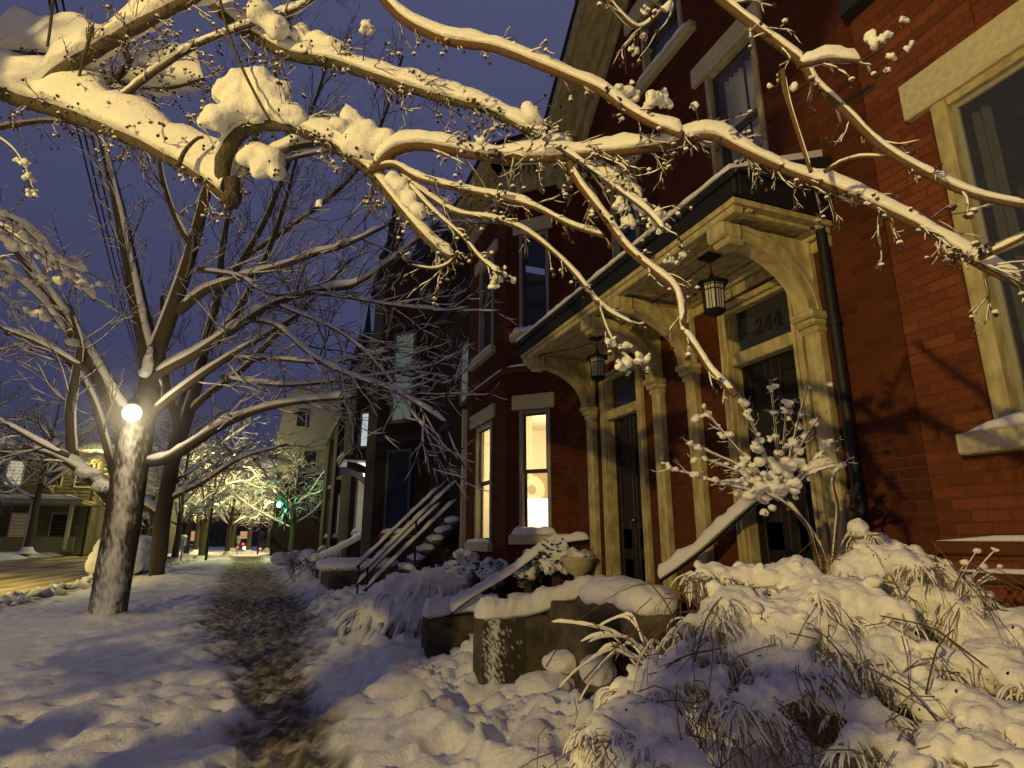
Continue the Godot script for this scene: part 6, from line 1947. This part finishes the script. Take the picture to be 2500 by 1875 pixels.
	for q in [[815,1318,9.3,0.36,0.27], [860,1295,9.3,0.44,0.32], [920,1280,9.3,0.44,0.32], [970,1282,9.4,0.34,0.3], [840,1340,9.1,0.38,0.26], [895,1328,9.0,0.4,0.28], [790,1345,9.2,0.24,0.2]]:
		var c := from_view(q[0] * k, q[1] * k, q[2])
		balls.append([c, Vector3(q[3], q[4], q[3])])
		anchors.append([c, Vector3(q[3] * 1.05, q[4], q[3] * 1.05)])
		for j in 14:
			var d := Vector3(rng.randf_range(-1, 1), rng.randf_range(-0.7, 0.9), rng.randf_range(-1, 1)).normalized()
			balls.append([c + Vector3(d.x * q[3], d.y * q[4], d.z * q[3]), Vector3(0.07, 0.09, 0.07) * rng.randf_range(0.7, 1.2)])
	part("snow", body(balls, 0.045, noise, 5.0, 0.06), mats.snow, g)
	strands(g, anchors, 420, 0.42, 0.008, 0.5, 0.03)
	# clipped bushes against the bay
	var spots := [[1000,1235,10.2,0.34,"lumpy snow-capped bush below the bay's street side"], [945,1250,11.2,0.3,"low snow-capped bush beside the iron staircase"], [1060,1240,9.0,0.26,"small peaked snowy bush below the lit window"], [1140,1230,8.4,0.24,"small round snowy bush beside the left handrail"], [1200,1205,8.1,0.26,"round snow-covered bush under the lit window sill"]]
	for s in spots:
		var b := thing("snowy_bush", s[4], "bush", Vector3.ZERO, "bushes against the bay")
		var c := from_view(s[0] * k, s[1] * k, s[2])
		balls = []
		for j in 26:
			var d := Vector3(rng.randf_range(-1, 1), rng.randf_range(-0.6, 1), rng.randf_range(-1, 1)).normalized()
			balls.append([c + d * s[3] * rng.randf_range(0.5, 1.0), Vector3.ONE * s[3] * rng.randf_range(0.16, 0.34)])
		balls.append([c, Vector3.ONE * s[3] * 0.7])
		part("snow", body(balls, s[3] * 0.09, noise, 8.0, 0.04), mats.snow, b)
		var lf := sh()
		for j in 200:
			var d := Vector3(rng.randf_range(-1, 1), rng.randf_range(-1, 0.7), rng.randf_range(-1, 1)).normalized()
			var p: Vector3 = c + d * s[3] * rng.randf_range(0.75, 1.12)
			lf.lump(Transform3D(Basis.from_euler(Vector3(rng.randf() * TAU, rng.randf() * TAU, 0)) * Basis.from_scale(Vector3(0.035, 0.006, 0.02)), p), noise, 1.0, 0.0, 3, 5)
		part("leaves", lf, plain(0.04, 0.045, 0.02, 0.8), b, true)
		part("trunk", boxed(Vector3(c.x, c.y * 0.5, c.z), Vector3(0.08, maxf(0.1, c.y), 0.08)), mats.bark, b)
	# stones beside the near cheek wall, each under its own cushion of snow
	for s in [[1185,1487,5.9,0.28,0.17,"largest snow-capped stone at the foot of the near cheek wall"], [1295,1455,5.5,0.2,0.16,"round snow-capped stone right of the largest one"], [1215,1430,6.1,0.17,0.11,"small snow-capped stone leaning on the near cheek wall"], [1120,1500,5.9,0.17,0.1,"flat snow-capped stone at the corner of the near cheek wall"], [1025,1410,7.4,0.17,0.14,"snow-capped block between the two cheek walls"], [1320,1290,5.6,0.34,0.16,"broad snow cushion on the wall right of the near cheek wall"], [1400,1300,5.0,0.25,0.15,"snow cushion where the wall meets the drooping shrub"]]:
		var b := thing("snowy_stone", s[5], "stone", Vector3.ZERO, "stones by the stoop")
		var c := from_view(s[0] * k, s[1] * k, s[2])
		balls = []
		for j in 7:
			balls.append([c + Vector3(rng.randf_range(-0.4, 0.4) * s[3], rng.randf_range(-0.1, 0.25) * s[4], rng.randf_range(-0.4, 0.4) * s[3]), Vector3(s[3], s[4], s[3]) * rng.randf_range(0.55, 0.85)])
		part("snow", body(balls, s[3] * 0.1, noise, 7.0, 0.02), mats.snow, b)
		var st := sh()
		st.lump(Transform3D(Basis.from_scale(Vector3(s[3] * 0.92, s[4] * 1.3, s[3] * 0.92)), c + Vector3(0, -s[4] * 0.75, 0)), noise, 4.0, 0.35, 9, 14)
		part("stone", st, mats.concrete, b)
	# grass blades bent under snow, left of the drooping shrub
	var gr := thing("grass_tuft", "tuft of long bent grass blades coated with snow by the near cheek wall", "grass")
	rng.seed = 19
	for j in 16:
		var a := from_view((1430 + rng.randf_range(-40, 40)) * k, (1460 + rng.randf_range(-30, 30)) * k, 3.1)
		var e := from_view((1200 + rng.randf_range(-30, 300)) * k, (1330 + rng.randf_range(0, 190)) * k, 3.1 + rng.randf_range(-0.3, 0.3))
		var mid := a.lerp(e, 0.55) + Vector3(0, rng.randf_range(0.06, 0.18), 0)
		limb(gr, [a, mid, e], 0.006, 0.003, 0.014, mats.young_bark, 0.03, 5, 10.0, "blade")

# ---------------------------------------------------------------- things in the street
func street_things() -> void:
	rng.seed = 23
	# the lamp seen in the fork of the first tree
	var t := thing("street_lamp", "bright white globe street lamp shining in the fork of the nearest street tree", "street lamp", Vector3.ZERO, "street lamps")
	var c := Vector3(-2.639, 3.785, -12.455)
	var b := sh()
	b.lump(Transform3D(Basis.from_scale(Vector3(0.16, 0.16, 0.16)), c), noise, 1.0, 0.0, 12, 18)
	part("lamp_globe", b, glow(1.0, 0.86, 0.5, 3.5), t)
	var cp := sh()
	cp.lathe([Vector2(0.0, 0.28), Vector2(0.07, 0.27), Vector2(0.1, 0.2), Vector2(0.1, 0.17)], 16, Transform3D(Basis(), c))
	part("lamp_cap", cp, mats.iron, t)
	var ar := sh()
	var ap := spline([c + Vector3(0, 0.26, 0), c + Vector3(-0.04, 0.42, -0.25), c + Vector3(-0.1, 0.2, -1.2), c + Vector3(-0.1, -0.4, -1.5)], 0.1)
	ar.tube(ap, taper(ap.size(), 0.025, 0.03), 8)
	ar.tube([c + Vector3(-0.1, -0.4, -1.5), Vector3(c.x - 0.1, 0.0, c.z - 1.5)], [0.06, 0.08], 10)
	part("pole", ar, mats.iron, t)
	lamp(c, lin(1.0, 0.82, 0.48), 1.3, 0.18, t)
	for q in [[2.6, 0.03], [1.7, 0.06], [1.1, 0.12], [0.75, 0.25]]:  # mist added round the globe to stand in for its glare
		var halo := FogVolume.new()
		halo.name = "added_glow_mist"
		halo.shape = RenderingServer.FOG_VOLUME_SHAPE_ELLIPSOID
		halo.size = Vector3.ONE * q[0]
		halo.position = c
		var fm := FogMaterial.new()
		fm.density = q[1]
		fm.albedo = Color(1, 1, 1)
		halo.material = fm
		halo.set_meta("kind", "stuff")
		t.add_child(halo, true)
	# unseen sodium lamp out of the picture to the left, placed to light the road
	far_lamp(Vector3(-13.8, 7.0, -24.0), 250.0, lin(1.0, 0.78, 0.22), "unseen sodium street lamp beyond the left edge, lighting the road")
	far_lamp(Vector3(-13.0, 7.5, -57.0), 18.0, lin(1.0, 0.82, 0.24), "unseen sodium street lamp lighting the trees across the street")  # unseen, placed to light trees and house across the street
	far_lamp(Vector3(-3.4, 7.0, -47.5), 42.0, lin(1.0, 0.82, 0.3), "unseen sodium street lamp lighting the kerb trees left of the path")  # out of view in the branches, there to light the kerb trees
	far_lamp(Vector3(-7.0, 7.0, -80.0), 95.0, lin(1.0, 0.82, 0.3), "unseen sodium street lamp far down the street, lighting the last trees")  # not seen itself; placed to light the street end
	far_lamp(Vector3(-0.589, 6.135, -67.571), 55.0, lin(1.0, 0.8, 0.35), "small far street lamp shining over the end of the path")
	# overhead wires
	for w in [["upper", 170, 290, 262, 660, 300, 790], ["middle", 185, 300, 270, 660, 304, 790], ["lower", 200, 300, 280, 660, 310, 800]]:
		var o := sh()
		var k := 2500.0 / 2212.0
		var p := spline([from_view((w[1] - 70) * k, (w[2] - 320) * k, 9.0), from_view(w[1] * k, w[2] * k, 13.0), from_view(w[3] * k, w[4] * k, 26.0), from_view(w[5] * k, w[6] * k, 40.0)], 0.8)
		o.tube(p, taper(p.size(), 0.018, 0.03), 5)
		tag(part(numbered("overhead_wire"), o, mats.wire, self), "%s of three dark overhead wires running down behind the nearest tree" % w[0], "wire", "overhead wires")
	# parked car under snow
	var car := thing("parked_car", "parked car buried in white snow behind the nearest tree trunk", "car")
	var o := Vector3(-5.95, -0.13, -31.5)
	var prof := [Vector2(-2.2, 0.35), Vector2(-2.2, 0.75), Vector2(-1.3, 0.95), Vector2(-0.6, 1.45), Vector2(0.9, 1.48), Vector2(1.7, 1.0), Vector2(2.2, 0.85), Vector2(2.2, 0.35)]
	var bd := sh()
	bd.prism(prof, -0.85, 0.85, Transform3D(Basis(Vector3.UP, PI / 2), o))
	part("body", bd, plain(0.3, 0.3, 0.33, 0.3), car)
	var cs := []
	for z in [-1.9, -1.3, -0.6, 0.2, 1.0, 1.7]:
		for x in [-0.55, 0.0, 0.55]:
			var top := 0.85
			if absf(z) < 1.2:
				top = 1.5
			cs.append([o + Vector3(x, top, z), Vector3(0.46, 0.34, 0.72)])
	for x in [-0.5, 0.0, 0.5]:
		for y in [0.55, 0.8, 1.05, 1.3]:
			cs.append([o + Vector3(x, y, 2.15 - maxf(0, y - 0.8) * 1.2), Vector3(0.5, 0.26, 0.24)])
	part("snow", body(cs, 0.08, noise, 3.0, 0.03), mats.snow, car, true)
	for x in [-0.8, 0.8]:
		for z in [-1.4, 1.4]:
			var wh := sh()
			wh.lathe([Vector2(0.05, -0.1), Vector2(0.3, -0.1), Vector2(0.33, -0.05), Vector2(0.33, 0.05), Vector2(0.3, 0.1), Vector2(0.05, 0.1)], 18, Transform3D(Basis(Vector3(0, 0, 1), PI / 2), o + Vector3(x, 0.33, z)))
			part("wheel", wh, mats.black, car)
	for x in [-0.62, 0.62]:
		part("tail_lamp", boxed(o + Vector3(x, 0.62, 2.31), Vector3(0.3, 0.14, 0.04), 0.01), plain(0.3, 0.02, 0.02, 0.3), car)
	# road sign seen from behind, coated with snow
	var sg := thing("road_sign", "snow-plastered road sign on a white post right of the nearest trunk", "sign")
	var sb := Vector3(-5.701, 1.564, -31.515)
	part("post", boxed(Vector3(sb.x, sb.y * 0.5 + 0.3, sb.z), Vector3(0.14, sb.y + 0.9, 0.1), 0.02), mats.snow, sg)
	part("plate", boxed(sb, Vector3(0.85, 0.34, 0.05), 0.03), mats.snow, sg)
	part("plate", boxed(sb + Vector3(0.0, 0.32, 0), Vector3(0.18, 0.3, 0.05), 0.03), mats.snow, sg)
	# parking meters across the street
	for m in [[72,1150,48.0,"snow-capped parking meter beside the slanting lit tree"], [186,1150,56.0,"snow-capped parking meter beside the thin lit tree"], [395,1175,40.0,"snow-capped parking meter among the far kerb trunks"], [515,1170,60.0,"snow-capped parking meter beside the far tail lights"]]:
		var pm := thing("parking_meter", m[3], "parking meter", Vector3.ZERO, "parking meters")
		var k := 2500.0 / 2212.0
		var h := from_view(m[0] * k, m[1] * k, m[2])
		part("post", boxed(Vector3(h.x, h.y - 0.75, h.z), Vector3(0.1, 1.4, 0.1), 0.01), plain(0.4, 0.4, 0.38), pm)
		var hd := sh()
		hd.bx(h + Vector3(0, 0.12, 0), Vector3(0.34, 0.6, 0.24), 0.08)
		part("meter_head", hd, plain(0.5, 0.5, 0.48), pm)
		var cap := sh()
		cap.lump(Transform3D(Basis.from_scale(Vector3(0.22, 0.14, 0.18)), h + Vector3(0, 0.46, 0)), noise, 3.0, 0.2)
		part("snow", cap, mats.snow, pm)
	# traffic light
	var tl := thing("traffic_light", "traffic light showing green in front of the snowy tree at the crossing", "traffic light")
	var g := Vector3(0.098, 4.046, -47.967)
	part("post", boxed(Vector3(g.x + 0.5, g.y * 0.5 + 0.4, g.z - 0.2), Vector3(0.14, g.y + 1.4, 0.14), 0.01), mats.iron, tl)
	part("arm", boxed(g + Vector3(0.25, 0.7, -0.2), Vector3(0.5, 0.08, 0.08)), mats.iron, tl)
	part("housing", boxed(g + Vector3(0, 0.35, -0.2), Vector3(0.4, 1.2, 0.3), 0.04), plain(0.03, 0.05, 0.03, 0.6), tl)
	for q in 3:
		var d := sh()
		d.lump(Transform3D(Basis.from_scale(Vector3(0.22, 0.22, 0.1) if q == 0 else Vector3(0.15, 0.15, 0.05)), g + Vector3(0, 0.35 * q, -0.02)), noise, 1.0, 0.0, 8, 14)
		part("signal_lamp", d, glow(0.35, 1.0, 0.72, 4.0) if q == 0 else plain(0.06, 0.02, 0.02, 0.3), tl)
	lamp(g + Vector3(-0.1, 0, 0.3), lin(0.05, 1.0, 0.45), 5.0, 0.1, tl)
	# cars at the end of the street: tail lamps, one headlamp
	for cc in [[525,1181,90.0,"far car with red tail lamps left of the path's end",[[-12,2,0],[0,-6,0],[3,3,1]]], [570,1182,95.0,"far car with orange lamps right of the path's end",[[-8,4,2],[6,3,2],[18,-2,2]]], [605,1180,100.0,"far van with a row of small coloured lamps at the street's end",[[-6,2,2],[4,-4,2],[10,2,3]]]]:
		var f := thing("distant_car", cc[3], "car", Vector3.ZERO, "cars at the end of the street")
		var k := 2500.0 / 2212.0
		var p := from_view(cc[0] * k, cc[1] * k, cc[2])
		part("body", boxed(Vector3(p.x, 0.75, p.z - 0.6), Vector3(1.8, 0.9, 3.6), 0.2), plain(0.05, 0.05, 0.06, 0.3), f)
		part("cabin", boxed(Vector3(p.x, 1.4, p.z - 0.8), Vector3(1.5, 0.6, 2.0), 0.2), plain(0.03, 0.03, 0.04, 0.2), f)
		for x in [-0.8, 0.8]:
			for z in [-1.9, 0.7]:
				var wh := sh()
				wh.lathe([Vector2(0.05, -0.1), Vector2(0.32, -0.1), Vector2(0.32, 0.1), Vector2(0.05, 0.1)], 14, Transform3D(Basis(Vector3(0, 0, 1), PI / 2), Vector3(p.x + x, 0.34, p.z + z - 0.6)))
				part("wheel", wh, mats.black, f)
		for q in cc[4]:
			var lp := from_view((cc[0] + q[0]) * k, (cc[1] + q[1]) * k, cc[2] - 1.4)
			var s := sh()
			s.lump(Transform3D(Basis.from_scale(Vector3.ONE * (0.24 if q[2] == 1 else 0.18)), lp), noise, 1.0, 0.0, 7, 10)
			var col = [[1.0, 0.05, 0.03, 2.0], [1.0, 0.9, 0.75, 4.0], [1.0, 0.4, 0.12, 2.0], [0.6, 0.15, 1.0, 1.0]][q[2]]
			part("car_light", s, glow(col[0], col[1], col[2], col[3]), f)

func far_lamp(at: Vector3, energy: float, col: Color, label: String) -> void:
	var t := thing("street_lamp", label, "street lamp", Vector3.ZERO, "street lamps")
	var s := sh()
	s.tube([Vector3(at.x - 0.9, 0, at.z), Vector3(at.x - 0.9, at.y, at.z), Vector3(at.x - 0.6, at.y + 0.4, at.z), Vector3(at.x, at.y + 0.3, at.z)], [0.09, 0.07, 0.05, 0.04], 8)
	part("pole", s, mats.iron, t)
	var b := sh()
	b.lump(Transform3D(Basis.from_scale(Vector3(0.2, 0.12, 0.2)), at), noise, 1.0, 0.0, 7, 10)
	part("lamp_bulb", b, glow(1.0, 0.8, 0.4, 4.0), t)
	if at.z < -40.0:
		lamp(at, col, energy, 0.12, t)
		return
	var l := SpotLight3D.new()
	l.name = "lamp_light"
	l.light_color = col
	l.light_energy = energy
	l.light_size = 0.12
	l.spot_range = 80.0
	l.spot_attenuation = 2.0
	l.spot_angle = 70.0
	l.spot_angle_attenuation = 0.6
	l.shadow_enabled = true
	l.position = at - Vector3(0, 0.13, 0)
	l.rotation = Vector3(-PI / 2, 0, 0)
	t.add_child(l, true)
